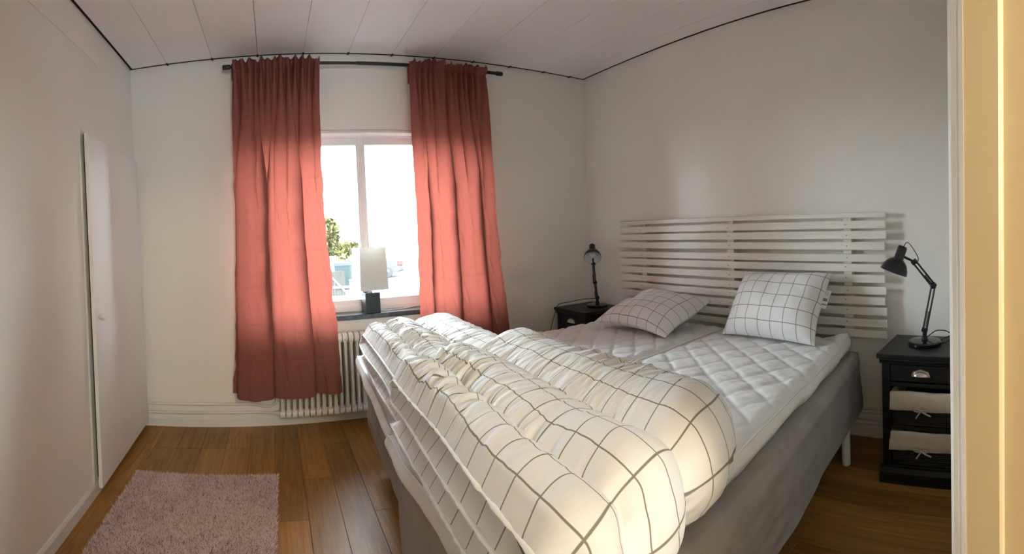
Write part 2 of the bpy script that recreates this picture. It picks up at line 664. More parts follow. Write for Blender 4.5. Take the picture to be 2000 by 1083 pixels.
# doorway: jamb with a stop and a moulded casing on the room side
door_frame = structure(obj('door_1', B((DX0 - 0.03, -0.06, 0), (DX0, YF, DZ + 0.03)), 'jamb_paint'))
door_frame['label'] = 'pale painted door frame at the right edge, seen close up'
bm = bmesh.new()
box(bm, (DX1 + 0.014, -0.062, 0), (DX1 + 0.03, YF, DZ + 0.03))
obj('jamb', bm, 'jamb_paint', door_frame)
obj('door_stop', prism(bmesh.new(), [(DX1, YF + 0.001), (DX1, 0.0275), (DX1 + 0.003, 0.0235), (DX1 + 0.008, 0.0215), (DX1 + 0.0141, 0.0205), (DX1 + 0.0141, YF + 0.001)], 0, DZ), 'jamb_paint', door_frame)
obj('head', B((DX0, -0.06, DZ), (DX1 + 0.03, YF, DZ + 0.03)), 'jamb_paint', door_frame)
cas = [(DX1 - 0.001, YF), (DX1 + 0.001, YF + 0.004), (DX1 + 0.002, YF + 0.0065), (DX1 + 0.006, YF + 0.0072), (DX1 + 0.006, YF + 0.0105), (DX1 + 0.009, YF + 0.0115),
       (DX1 + 0.010, YF + 0.018), (DX1 + 0.014, YF + 0.0195), (DX1 + 0.018, YF + 0.0205), (DX1 + 0.022, YF + 0.024), (DX1 + 0.085, YF + 0.018), (DX1 + 0.085, YF)]
obj('casing', prism(bmesh.new(), cas, 0, DZ + 0.05), 'trim_white', door_frame)
obj('casing', B((DX0 - 0.085, YF, 0), (DX0, YF + 0.02, DZ + 0.05)), 'trim_white', door_frame)

# skirting boards
bp_ = [(0, 0), (0.014, 0), (0.014, 0.052), (0.006, 0.064), (0, 0.066)]
structure(obj('baseboard_left', prism(bmesh.new(), [(XL + a, b) for a, b in bp_], 0.08, 2.36, 'y'), 'trim_white'))
structure(obj('baseboard_back', prism(bmesh.new(), [(YB - a, b) for a, b in bp_], XL, XR, 'x'), 'trim_white'))
structure(obj('baseboard_right', prism(bmesh.new(), [(XR - a, b) for a, b in bp_], 0.08, YB, 'y'), 'trim_white'))

# ------------------------------------------------------------------ window
FY = YB + 0.085     # front of the frame
win = structure(obj('window_1', B((WX0, FY, WZ1 - 0.035), (WX1, FY + 0.11, WZ1), 0.004), 'window_white'))
win['label'] = 'white two-light window between the rose curtains'
MX = 0.64
obj('frame_bottom', B((WX0, FY, WZ0), (WX1, FY + 0.11, WZ0 + 0.032), 0.004), 'window_white', win)
obj('frame_side', B((WX0, FY, WZ0 + 0.03), (WX0 + 0.04, FY + 0.11, WZ1 - 0.03), 0.004), 'window_white', win)
obj('frame_side', B((WX1 - 0.04, FY, WZ0 + 0.03), (WX1, FY + 0.11, WZ1 - 0.03), 0.004), 'window_white', win)
obj('mullion', B((MX - 0.020, FY + 0.004, WZ0 + 0.03), (MX + 0.020, FY + 0.11, WZ1 - 0.03), 0.004), 'window_white', win)
obj('lintel_batten', B((WX0, YB + 0.002, WZ1 - 0.024), (WX1, FY + 0.02, WZ1 - 0.001), 0.004), 'trim_white', win)
for sx0, sx1 in ((WX0 + 0.036, MX - 0.016), (MX + 0.016, WX1 - 0.036)):
    z0, z1 = WZ0 + 0.028, WZ1 - 0.033
    sw = 0.052
    sash = obj('sash', B((sx0, FY + 0.014, z1 - sw), (sx1, FY + 0.07, z1), 0.006), 'window_white', win)
    obj('rail', B((sx0, FY + 0.014, z0), (sx1, FY + 0.07, z0 + sw), 0.006), 'window_white', sash)
    ml = 0.016
    a0 = sx0 + (ml if sx0 > 0 else sw)
    a1 = sx1 - (ml if sx0 < 0 else sw)
    obj('stile', B((sx0, FY + 0.014, z0 + sw - 0.004), (a0, FY + 0.07, z1 - sw + 0.004), 0.004), 'window_white', sash)
    obj('stile', B((a1, FY + 0.014, z0 + sw - 0.004), (sx1, FY + 0.07, z1 - sw + 0.004), 0.004), 'window_white', sash)
    obj('pane', B((a0 - 0.004, FY + 0.044, z0 + sw - 0.004), (a1 + 0.004, FY + 0.048, z1 - sw + 0.004)), 'pane_glass', sash)
sill = structure(obj('trim_sill', B((WX0 - 0.04, YB - 0.055, WZ0 - 0.034), (WX1 + 0.04, YB, WZ0 - 0.001), 0.003), 'sill_stone'))
obj('sill_board', B((WX0 + 0.001, YB - 0.001, WZ0 - 0.034), (WX1 - 0.001, FY + 0.03, WZ0 - 0.0015)), 'sill_stone', sill)

# ------------------------------------------------------------------ closet door on the left wall
CY0, CY1, CZ1 = 2.205, 3.105, 1.80
cl = thing('closet_door', 'flat white closet door standing slightly ajar beside the rug', 'closet door', (XL + 0.012, CY1, 0))
ang = math.radians(0.9)
def rotz_bm(bm, a):
    bmesh.ops.rotate(bm, cent=(0, 0, 0), matrix=Matrix.Rotation(a, 3, 'Z'), verts=bm.verts)
    return bm
LD = CY1 - CY0 + 0.02
obj('leaf', rotz_bm(B((0, -LD, 0.042), (0.020, 0, CZ1), 0.002), ang), 'door_white', cl)
kb = bmesh.new()
lathe(kb, [(0, 0), (0.007, 0), (0.007, 0.010), (0.012, 0.016), (0.0135, 0.022), (0.010, 0.028), (0, 0.030)], 20,
      Matrix.Translation((0.020, -LD + 0.055, 0.872)) @ Matrix.Rotation(PI / 2, 4, 'Y'))
obj('knob', rotz_bm(kb, ang), 'plastic_cream', cl, smooth=True)
tr = structure(obj('trim_closet', B((XL, CY0 - 0.035, 0), (XL + 0.011, CY0 + 0.012, CZ1 + 0.02), 0.003), 'trim_white'))
obj('head_strip', B((XL, CY0 + 0.012, CZ1 + 0.008), (XL + 0.008, CY1, CZ1 + 0.02), 0.002), 'trim_white', tr)
obj('opening_shade_sheet', B((XL - 0.002, CY0 + 0.012, 0.0), (XL + 0.0015, CY1, CZ1 + 0.008)), 'dark_void', tr)  # dark sheet on the solid wall, painted shade of the closet inside
obj('old_batten', B((XL, 1.25, HC - 0.20), (XL + 0.006, 2.62, HC - 0.012), 0.002), 'wall', tr)

# ------------------------------------------------------------------ radiator and pipes
RX0, RN, RP = -0.005, 30, 0.0385
rad = thing('radiator', 'white ribbed column radiator below the window, half hidden by the left curtain', 'radiator', (RX0, YB - 0.075, 0))
bm = bmesh.new()
zb, zt = 0.085, 0.585
for yy in (-0.038, 0.0, 0.038):
    tube(bm, [(0, yy, zb + 0.02), (0, yy, zb + 0.05), (0, yy, (zb + zt) / 2), (0, yy, zt - 0.05), (0, yy, zt - 0.02)], [0.015, 0.0115, 0.0110, 0.0115, 0.015], 10)
for zz in (zb, zt):
    s = 1 if zz == zb else -1
    pr = [(-0.055, 0.012), (-0.050, 0.0), (-0.035, -0.008 if s > 0 else -0.012), (0.035, -0.008 if s > 0 else -0.012), (0.050, 0), (0.055, 0.012), (0.053, 0.032), (0.040, 0.046), (-0.040, 0.046), (-0.053, 0.032)]
    prism(bm, [(a, zz + s * b) for a, b in pr], -0.0155, 0.0155, 'x')
bmesh.ops.bevel(bm, geom=[e for e in bm.edges if len(e.link_faces) == 2 and e.calc_face_angle(0) > 0.9], offset=0.006, segments=2, affect='EDGES')
sec = mesh_from_bm(bm, 'radiator_section', True)
sec.materials.append(MATS['radiator_white'])
sec.set_sharp_from_angle(angle=math.radians(60))
for k in range(RN):
    link('section', sec, None, rad, (k * RP + 0.02, 0, 0))
bm = bmesh.new()
for zz in (zb + 0.022, zt - 0.022):
    tube(bm, [(0.0, 0, zz), (RN * RP, 0, zz)], 0.017, 12)
obj('header_pipe', bm, 'radiator_white', rad, smooth=True)

hp = thing('heating_pipe', 'upper white heating pipe bending down behind the left curtain', 'pipe', (XL, YB - 0.03, 0.158))
obj('run', tube(bmesh.new(), smooth_path([(0, 0, 0), (0.4, 0, 0), (0.72, 0, -0.004), (0.80, 0, -0.022), (0.855, 0, -0.022), (0.888, -0.01, 0.0), (0.90, -0.03, 0.04), (0.905, -0.045, 0.12), (0.908, -0.045, 0.36), (0.93, -0.045, 0.40), (0.98, -0.045, 0.405)]), 0.0085, 10), 'radiator_white', hp, smooth=True)
hp2 = thing('heating_pipe', 'lower white heating pipe running level into the radiator foot', 'pipe', (XL, YB - 0.03, 0.100))
obj('run', tube(bmesh.new(), smooth_path([(0, 0, 0), (0.4, 0, 0), (0.78, 0, -0.002), (0.87, -0.02, -0.004), (0.93, -0.045, 0.004)]), 0.0085, 10), 'radiator_white', hp2, smooth=True)
obj('valve', tube(bmesh.new(), [(0.885, -0.03, -0.002), (0.895, -0.033, 0.0), (0.915, -0.040, 0.003), (0.925, -0.043, 0.004)], [0.012, 0.015, 0.015, 0.012], 8), 'radiator_white', hp2)
for z_, lb in ((0.150, 'upper white heating pipe on the right wall, behind the black nightstand with baskets'), (0.090, 'lower white heating pipe on the right wall, behind the black nightstand with baskets')):
    h3 = thing('heating_pipe', lb, 'pipe', (XR - 0.03, 0.12, z_))
    obj('run', tube(bmesh.new(), [(0, 0, 0), (0, 1.5, 0), (0, 2.95, 0)], 0.0095, 10), 'radiator_white', h3, smooth=True)

# ------------------------------------------------------------------ curtain rod and curtains
RY, RZ = YB - 0.115, 2.350
rod = thing('curtain_rod', 'thin black curtain rod spanning above the window', 'curtain rod', (0.7, RY, RZ))
obj('pole', tube(bmesh.new(), [(-0.93, 0, 0), (-0.1, 0, 0)], 0.0095, 14), 'black_metal', rod, smooth='auto')
obj('pole', tube(bmesh.new(), [(-0.1, 0, 0), (0.92, 0, 0)], 0.0115, 14), 'black_metal', rod, smooth='auto')
for xa, xb in ((-0.965, -0.915), (0.905, 0.955)):
    obj('finial', lathe(bmesh.new(), [(0, 0), (0.013, 0), (0.0155, 0.004), (0.0155, abs(xb - xa) - 0.004), (0.013, abs(xb - xa)), (0, abs(xb - xa))], 18, align((xa, 0, 0), (xb, 0, 0))), 'black_metal', rod, smooth='auto')
for xa in (-0.905, 0.70):
    bm = bmesh.new()
    box(bm, (xa - 0.006, 0.0, -0.012), (xa + 0.006, YB - RY - 0.004, 0.004), 0.001, 1)
    box(bm, (xa - 0.008, YB - RY - 0.006, -0.085), (xa + 0.008, YB - RY, 0.02), 0.001, 1)
    box(bm, (xa - 0.004, -0.004, -0.085), (xa + 0.004, 0.006, 0.018), 0.001, 1)
    obj('bracket', bm, 'black_metal', rod)


def curtain(name, label, xt0, xt1, xb0, xb1, ztop, zbot, prof, seed, flare=1.0):
    """hanging sheet: gathered on the rod, broad folds lower down"""
    nu, nv = 300, 230
    u = np.linspace(0, 1, nu)[:, None]
    v = np.linspace(0, 1, nv)[None, :] ** 0.9            # 0 top .. 1 bottom
    zt_ = ztop
    z = zt_ + (zbot - zt_) * v + 0 * u
    ux = u + 0 * v
    pu, pd_ = zip(*prof)
    broad = np.interp(ux, pu, pd_)
    # soften the polyline
    k = np.hanning(13)
    k /= k.sum()
    b1 = np.interp(np.linspace(-0.1, 1.1, 360), pu, pd_)
    b1 = np.convolve(b1, k, 'same')
    # folds wander a little on the way down
    uw = np.clip(ux + 0.012 * vnoise(ux * 2.5, v * 2.2, seed), 0, 1)
    broad = 1.25 * np.interp(uw, np.linspace(-0.1, 1.1, 360), b1)
    fine = 0.018 * np.sin(2 * PI * (13 * ux + 0.55 * vnoise(ux * 7, 0 * v, seed + 1))) + 0.008 * vnoise(ux * 34, 0 * v, seed + 2)
    mid = 0.016 * np.sin(2 * PI * (6.3 * ux + 0.4 * vnoise(ux * 4, v * 0.8, seed + 3)))
    wb = sstep(0.02, 0.42, v)
    wf = (1 - sstep(0.03, 0.25, v))
    wm = sstep(0.02, 0.10, v) * (1 - 0.9 * sstep(0.15, 0.5, v))
    d = broad * wb + 0.022 * (1 - wb) + fine * wf + mid * wm
    # gathered header: pinched above and below the rod
    dist = np.abs(z - RZ)
    pinch = np.exp(-((dist - 0.034) / 0.012) ** 2)
    d = d - 0.014 * pinch + 0.022 * np.exp(-(dist / 0.022) ** 2)
    d += 0.017 * vnoise(ux * 48, z * 22, seed + 4) * np.exp(-((z - RZ) / 0.05) ** 2)
    # crisp horizontal packing creases and small crumples
    zz = (z - zbot)
    for kcr in range(1, 9):
        zc = zbot + 0.225 * kcr + 0.012 * vnoise(ux * 3, 0 * v + kcr, seed + 5)
        d += 0.0035 * np.exp(-((z - zc) / 0.009) ** 2) * (0.4 + 0.6 * sstep(-0.2, 0.4, vnoise(ux * 9, 0 * v + kcr * 3.3, seed + 6)))
    d += 0.004 * vnoise(ux * 16, z * 7, seed + 7) * sstep(0.1, 0.4, v)
    d += 0.0022 * vnoise(ux * 30 + z * 8, z * 12, seed + 8) * sstep(0.15, 0.5, v)
    x0 = xt0 + (xb0 - xt0) * (0.25 * v + 0.75 * v ** 2.0)
    x1 = xt1 + (xb1 - xt1) * (0.1 * v + 0.9 * v ** 3.2) - 0.035 * np.sin(PI * np.clip(v * 1.25, 0, 1)) * flare
    X = x0 + (x1 - x0) * ux
    # the turned folds drag the cloth sideways a little, so their edges overlap
    slope = np.gradient(d, axis=0) / np.gradient(ux, axis=0)
    X = X - 0.070 * np.tanh(slope * 0.6) * wb
    ztopedge = 0.020 * np.clip(vnoise(ux * 26, 0 * v, seed + 9), -0.6, 1) + 0.006 * vnoise(ux * 60, 0 * v, seed + 10)
    z = z + ztopedge * (1 - sstep(0, 0.015, v)) + 0.0 * X
    z = z - (0.30 * (d - 0.03)) * sstep(0.9, 1.0, v) + 0.012 * vnoise(ux * 4, 0 * v, seed + 11) * sstep(0.9, 1.0, v)
    Y = RY - 0.012 - d
    P = np.stack([X, Y, z], -1)
    base = Vector(((xt0 + xt1) / 2, RY, ztop))
    P -= np.array(base)
    root = thing(name, label, 'curtain', base)
    me = grid_mesh('cloth', P, None, smooth=True)
    link('cloth', me, 'curtain_rose', root)
    # stitched hem along the foot: a second layer of cloth just behind
    hem = P[:, -9:, :].copy()
    hem[..., 1] += 0.003
    link('hem', grid_mesh('hem', hem), 'curtain_rose', root)
    # rear layer of the rod pocket
    hd_ = P[:, :12, :].copy()
    hd_[..., 1] = np.maximum(hd_[..., 1] + 0.02, 0.022) + 0.006 * np.sin(np.arange(hd_.shape[0]) * 0.45)[:, None]
    link('rod_pocket', grid_mesh('rod_pocket', hd_), 'curtain_rose', root)
    return root


profL = [(0, 0.0), (0.06, 0.008), (0.115, 0.02), (0.135, 0.072), (0.20, 0.078), (0.285, 0.070), (0.31, 0.036), (0.36, 0.03), (0.425, 0.034), (0.45, 0.062), (0.54, 0.078),
         (0.66, 0.070), (0.685, 0.030), (0.72, 0.022), (0.80, 0.045), (0.90, 0.060), (1.0, 0.045)]
curtain('curtain', 'rose pink curtain hanging left of the window in front of the radiator', -0.200, 0.360, -0.284, 0.405, 2.382, 0.245, profL, 1)
profR = [(0, 0.05), (0.10, 0.055), (0.17, 0.035), (0.22, 0.060), (0.30, 0.068), (0.40, 0.060), (0.43, 0.028), (0.50, 0.040), (0.60, 0.070), (0.70, 0.072), (0.735, 0.020), (0.80, 0.018), (0.83, 0.052),
         (0.92, 0.060), (1.0, 0.03)]
curtain('curtain', 'rose pink curtain hanging right of the window, its foot behind the bed', 0.950, 1.516, 0.925, 1.640, 2.372, 0.235, profR, 5, 0.3)

# ------------------------------------------------------------------ table lamp on the sill
tl = thing('table_lamp', 'small table lamp with square white shade on the window sill', 'table lamp', (0.645, YB + 0.005, WZ0 - 0.001), math.radians(7))
obj('block_base', B((-0.052, -0.05, 0), (0.052, 0.05, 0.136), 0.003), 'lamp_block', tl)
obj('neck', lathe(bmesh.new(), [(0, 0.136), (0.014, 0.136), (0.014, 0.142), (0.009, 0.144), (0.009, 0.22), (0.014, 0.222), (0.014, 0.25), (0, 0.25)], 20), 'chrome', tl, smooth='auto')
bm = bmesh.new()
t0, t1, z0, z1, th = 0.098, 0.090, 0.158, 0.442, 0.0025
def ring(h, z):
    return [bm.verts.new(p) for p in ((-h, -h, z), (h, -h, z), (h, h, z), (-h, h, z))]
ro0, ro1, ri0, ri1 = ring(t0, z0), ring(t1, z1), ring(t0 - th, z0), ring(t1 - th, z1)
for k in range(4):
    j = (k + 1) % 4
    bm.faces.new((ro0[k], ro0[j], ro1[j], ro1[k]))
    bm.faces.new((ri0[j], ri0[k], ri1[k], ri1[j]))
    bm.faces.new((ro1[k], ro1[j], ri1[j], ri1[k]))
    bm.faces.new((ro0[j], ro0[k], ri0[k], ri0[j]))
obj('shade', bm, 'shade_cloth', tl)
bm = bmesh.new()
tube(bm, [(-t1 + 0.004, 0, 0.40), (t1 - 0.004, 0, 0.40)], 0.002, 6)
tube(bm, [(0, -t1 + 0.004, 0.40), (0, t1 - 0.004, 0.40)], 0.002, 6)
tube(bm, [(0, 0, 0.25), (0, 0, 0.40)], 0.003, 6)
obj('shade_carrier', bm, 'chrome', tl)
obj('cord', tube(bmesh.new(), smooth_path([(0.05, 0.01, 0.012), (0.09, -0.005, 0.006), (0.16, -0.008, 0.005), (0.26, 0.005, 0.005), (0.40, 0.06, 0.005)]), 0.003, 8), 'cord_white', tl, smooth=True)

# ------------------------------------------------------------------ rug
rx0, rx1, ry0, ry1 = -0.785, -0.045, 1.25, 2.45
rug = thing('rug', 'small dusty pink shaggy rug on the oak floor', 'rug', ((rx0 + rx1) / 2, (ry0 + ry1) / 2, 0.001), math.radians(-1.2))
hw, hl = (rx1 - rx0) / 2, (ry1 - ry0) / 2
obj('backing', B((-hw, -hl, 0), (hw, hl, 0.010), 0.003), 'rug_back', rug)
nt_ = 62000
r2 = np.random.RandomState(3)
px = r2.uniform(-hw - 0.004, hw + 0.004, nt_)
py = r2.uniform(-hl - 0.004, hl + 0.004, nt_)
lean = r2.normal(0, 0.008, (nt_, 2))
hgt = r2.uniform(0.014, 0.026, nt_)
an = r2.uniform(0, 2 * PI, nt_)
wd = r2.uniform(0.0022, 0.0042, nt_)
V = np.zeros((nt_, 4, 3))
for k in range(3):
    V[:, k, 0] = px + wd * np.cos(an + k * 2 * PI / 3)
    V[:, k, 1] = py + wd * np.sin(an + k * 2 * PI / 3)
    V[:, k, 2] = 0.006
V[:, 3, 0] = px + lean[:, 0]
V[:, 3, 1] = py + lean[:, 1]
V[:, 3, 2] = hgt
fi = np.arange(nt_)[:, None] * 4
faces = np.concatenate([fi + np.array([[0, 1, 3]]), fi + np.array([[1, 2, 3]]), fi + np.array([[2, 0, 3]])])
pme = np_mesh('pile', V.reshape(-1, 3), faces, None, False)
tone = np.clip(0.52 + 0.22 * vnoise(px * 70, py * 110, 3) + 0.10 * vnoise(px * 8, py * 9, 4) + r2.normal(0, 0.24, nt_), 0, 1)
at = pme.attributes.new('tone', 'FLOAT', 'POINT')
at.data.foreach_set('value', np.repeat(tone, 4).astype(np.float32))
pile = link('pile', pme, 'rug_pile', rug)
pile['kind'] = 'stuff'


# ------------------------------------------------------------------ beds
def bil(c, a, b):
    """bilinear footprint; c = foot-near, head-near, head-far, foot-far; a foot->head, b near->far"""
    c = np.array(c, float)
    a = a[..., None]
    b = b[..., None]
    return c[0] * (1 - a) * (1 - b) + c[1] * a * (1 - b) + c[2] * a * b + c[3] * (1 - a) * b


def bed_base(label, corners, z0, z1, seed, legs, sag=0.02):
    cx, cy = np.mean(np.array(corners), 0)
    root = thing('bed', label, 'bed', (cx, cy, 0))
    nper = 420
    nz = 26
    # rounded rectangle around the footprint
    t = np.linspace(0, 4, nper, endpoint=False)
    a = np.zeros(nper)
    b = np.zeros(nper)
    seg = t.astype(int)
    f = t - seg
    a = np.select([seg == 0, seg == 1, seg == 2, seg == 3], [f, 1 + 0 * f, 1 - f, 0 * f])
    b = np.select([seg == 0, seg == 1, seg == 2, seg == 3], [0 * f, f, 1 + 0 * f, 1 - f])
    rr = 0.035
    # superellipse style rounding of corners
    ca, cb = a * 2 - 1, b * 2 - 1
    pw = 26
    sc_ = (np.abs(ca) ** pw + np.abs(cb) ** pw) ** (-1 / pw)
    ca, cb = ca * sc_, cb * sc_
    a2, b2 = (ca + 1) / 2, (cb + 1) / 2
    xy = bil(corners, a2, b2)
    cen = np.array([cx, cy])
    out = xy - cen
    n = np.stack([np.sign(ca) * (np.abs(ca) > np.abs(cb)), np.sign(cb) * (np.abs(cb) >= np.abs(ca))], -1)
    rows = []
    zs = [(0.0, z1 - 0.004, -0.02)] + [(k / (nz - 1), z1 - 0.004 - (z1 - z0) * (k / (nz - 1)), 0) for k in range(nz)]
    per = np.cumsum(np.r_[0, np.hypot(*np.diff(xy, axis=0).T)])
    rows.append(np.concatenate([xy - n * 0.045, np.full((nper, 1), z1)], 1))
    rows.append(np.concatenate([xy - n * 0.02, np.full((nper, 1), z1 - 0.002)], 1))
    for k in range(nz):
        h = k / (nz - 1)
        off = 0.012 * sstep(0, 0.12, h) - 0.012 + 0.010 * h
        wv = (0.007 * vnoise(per * 3.2, 0 * per + h * 1.6, seed) + 0.004 * vnoise(per * 9 + h * 2.5, 0 * per + h * 2.5, seed + 1)
              + 0.003 * vnoise(per * 2 + h * 6, 0 * per + h * 9, seed + 2))
        wv = wv * sstep(0.0, 0.2, h)
        zz = z1 - 0.008 - (z1 - z0 - 0.008) * h + 0.006 * vnoise(per * 3, 0 * per, seed + 3) * h
        rows.append(np.concatenate([xy + n * (off + wv)[:, None], zz[:, None]], 1))
    P = np.stack(rows, 1)
    P[..., 0] -= cx
    P[..., 1] -= cy
    me = grid_mesh('skirt', P, None, closed_u=True)
    base = link('base', me, 'skirt_grey', root)
    bm = bmesh.new()
    vs = [bm.verts.new(p) for p in P[::6, 0, :]]
    bm.faces.new(vs)
    vs = [bm.verts.new((p[0] * 0.99, p[1] * 0.99, p[2] + 0.02)) for p in P[::6, -1, :]]
    bm.faces.new(vs[::-1])
    obj('deck', bm, 'skirt_grey', base)
    for lx, ly in legs:
        obj('leg', lathe(bmesh.new(), [(0, 0), (0.018, 0), (0.021, 0.004), (0.0215, z0 + 0.03), (0, z0 + 0.03)], 20, Matrix.Translation((lx - cx, ly - cy, 0.0))), 'trim_white', root, smooth='auto')
    return root


def topper(label, corners, z0, z1, seed, lift=None, du=0.009):
    """quilted mattress topper: stitched diamonds on top, soft side band, corded edge"""
    c = np.array(corners, float)
    cx, cy = c.mean(0)
    L = np.hypot(*(c[1] - c[0]))
    W = np.hypot(*(c[3] - c[0]))
    na, nb = int(L / du), int(W / du)
    a = np.linspace(0, 1, na)[:, None] + np.zeros((1, nb))
    b = np.linspace(0, 1, nb)[None, :] + np.zeros((na, 1))
    xy = bil(c, a, b)
    u, w = a * L, b * W
    sp = 0.128
    p = (u * 0.76 - w * 0.65)
    q = (u * 0.55 + w * 0.84)
    pu = np.abs(np.sin(PI * p / sp)) * np.abs(np.sin(PI * q / sp))
    puff = 0.0095 * np.minimum(1, pu * 3.2) ** 0.5 + 0.003 * pu
    edge = np.minimum(np.minimum(u, L - u), np.minimum(w, W - w))
    wr = (0.0024 * vnoise(u * 42, w * 16, seed) + 0.0030 * vnoise((u + w) * 22, (u - w) * 9, seed + 1) + 0.005 * vnoise(u * 4, w * 4, seed + 2))
    z = z1 - 0.016 + puff * sstep(0.0, 0.05, edge) + wr * sstep(0.0, 0.06, edge) - 0.010 * (1 - sstep(0, 0.05, edge))
    if lift is not None:
        la, lb, lr, lh = lift
        dd = np.hypot(u - la * L, w - lb * W)
        z = z + lh * (1 - sstep(0.0, lr, dd))
    # wavy outline
    wob = 0.008 * vnoise(u * 6, w * 6, seed + 4) * (1 - sstep(0, 0.08, edge))
    P = np.concatenate([xy + wob[..., None], z[..., None]], -1)
    P[..., 0] -= cx
    P[..., 1] -= cy
    root = thing('mattress_topper', label, 'mattress topper', (cx, cy, 0))
    top = link('quilted_top', grid_mesh('quilted_top', P), 'pad_white', root)
    # perimeter ring for the side band and the cord
    ringp = np.concatenate([P[:, 0], P[-1, 1:], P[-2::-1, -1], P[0, -2:0:-1]])
    nn = len(ringp)
    tang = np.roll(ringp, -3, 0) - np.roll(ringp, 3, 0)
    nrm = np.stack([tang[:, 1], -tang[:, 0]], 1)
    nrm /= np.maximum(1e-6, np.linalg.norm(nrm, axis=1))[:, None]
    per = np.cumsum(np.r_[0, np.linalg.norm(np.diff(ringp[:, :2], axis=0), axis=1)])
    rows = []
    H = 10
    for k in range(H + 1):
        h = k / H
        r = ringp.copy()
        bul = 0.016 * math.sin(PI * min(1, h * 1.05)) + 0.005 * vnoise(per * 9, 0 * per + h * 2, seed + 6) * h
        r[:, :2] += nrm * np.broadcast_to(bul, (nn,))[:, None]
        r[:, 2] = ringp[:, 2] * (1 - h) + (z0 + 0.006 * vnoise(per * 4, 0 * per, seed + 7) + np.clip(ringp[:, 2] - z1, 0, 1) * 0.5) * h
        rows.append(r)
    bot = rows[-1].copy()
    bot[:, :2] *= 0.97
    bot[:, 2] = z0
    rows.append(bot)
    link('side_band', grid_mesh('side_band', np.stack(rows, 1), None, closed_u=True), 'topper_side', root)
    cord = []
    for k in range(8):
        th_ = 2 * PI * k / 8
        r = ringp.copy()
        r[:, :2] += nrm * (0.004 * math.cos(th_))
        r[:, 2] += 0.004 * math.sin(th_)
        cord.append(r)
    cord.append(cord[0])
    link('corded_edge', grid_mesh('corded_edge', np.stack(cord, 1), None, closed_u=True), 'pad_white', root)
    # underside
    bm = bmesh.new()
    bm.faces.new([bm.verts.new(p_) for p_ in bot[::8]])
    obj('underside', bm, 'topper_side', root)
    return root


ZB0, ZB1, ZT = 0.225, 0.505, 0.592
near_c = [(0.36, 0.655), (2.36, 0.895), (2.34, 1.680), (0.335, 1.490)]
near_b = [(0.385, 0.600), (2.40, 0.830), (2.375, 1.675), (0.36, 1.495)]
far_c = [(0.365, 1.535), (2.36, 1.715), (2.37, 2.50), (0.43, 2.56)]
far_b = [(0.42, 1.54), (2.40, 1.715), (2.40, 2.50), (0.47, 2.545)]
bed_base('grey fabric bed base in front, nearer the doorway, on white legs', near_b, ZB0, ZB1, 3, [(2.15, 0.838), (0.52, 0.72), (2.25, 1.60), (0.50, 1.42)])
bed_base('grey fabric bed base at the back, towards the window wall', far_b, ZB0, ZB1, 9, [(2.27, 1.80), (0.56, 1.65), (2.27, 2.40), (0.58, 2.44)])
topper('white quilted mattress topper on the front bed, under the upright pillow', near_c, ZB1 + 0.002, ZT, 21, lift=(1.0, 0.0, 0.16, 0.035))
topper('white quilted mattress topper on the back bed, under the flat-lying pillow', far_c, ZB1 + 0.002, ZT - 0.004, 33)


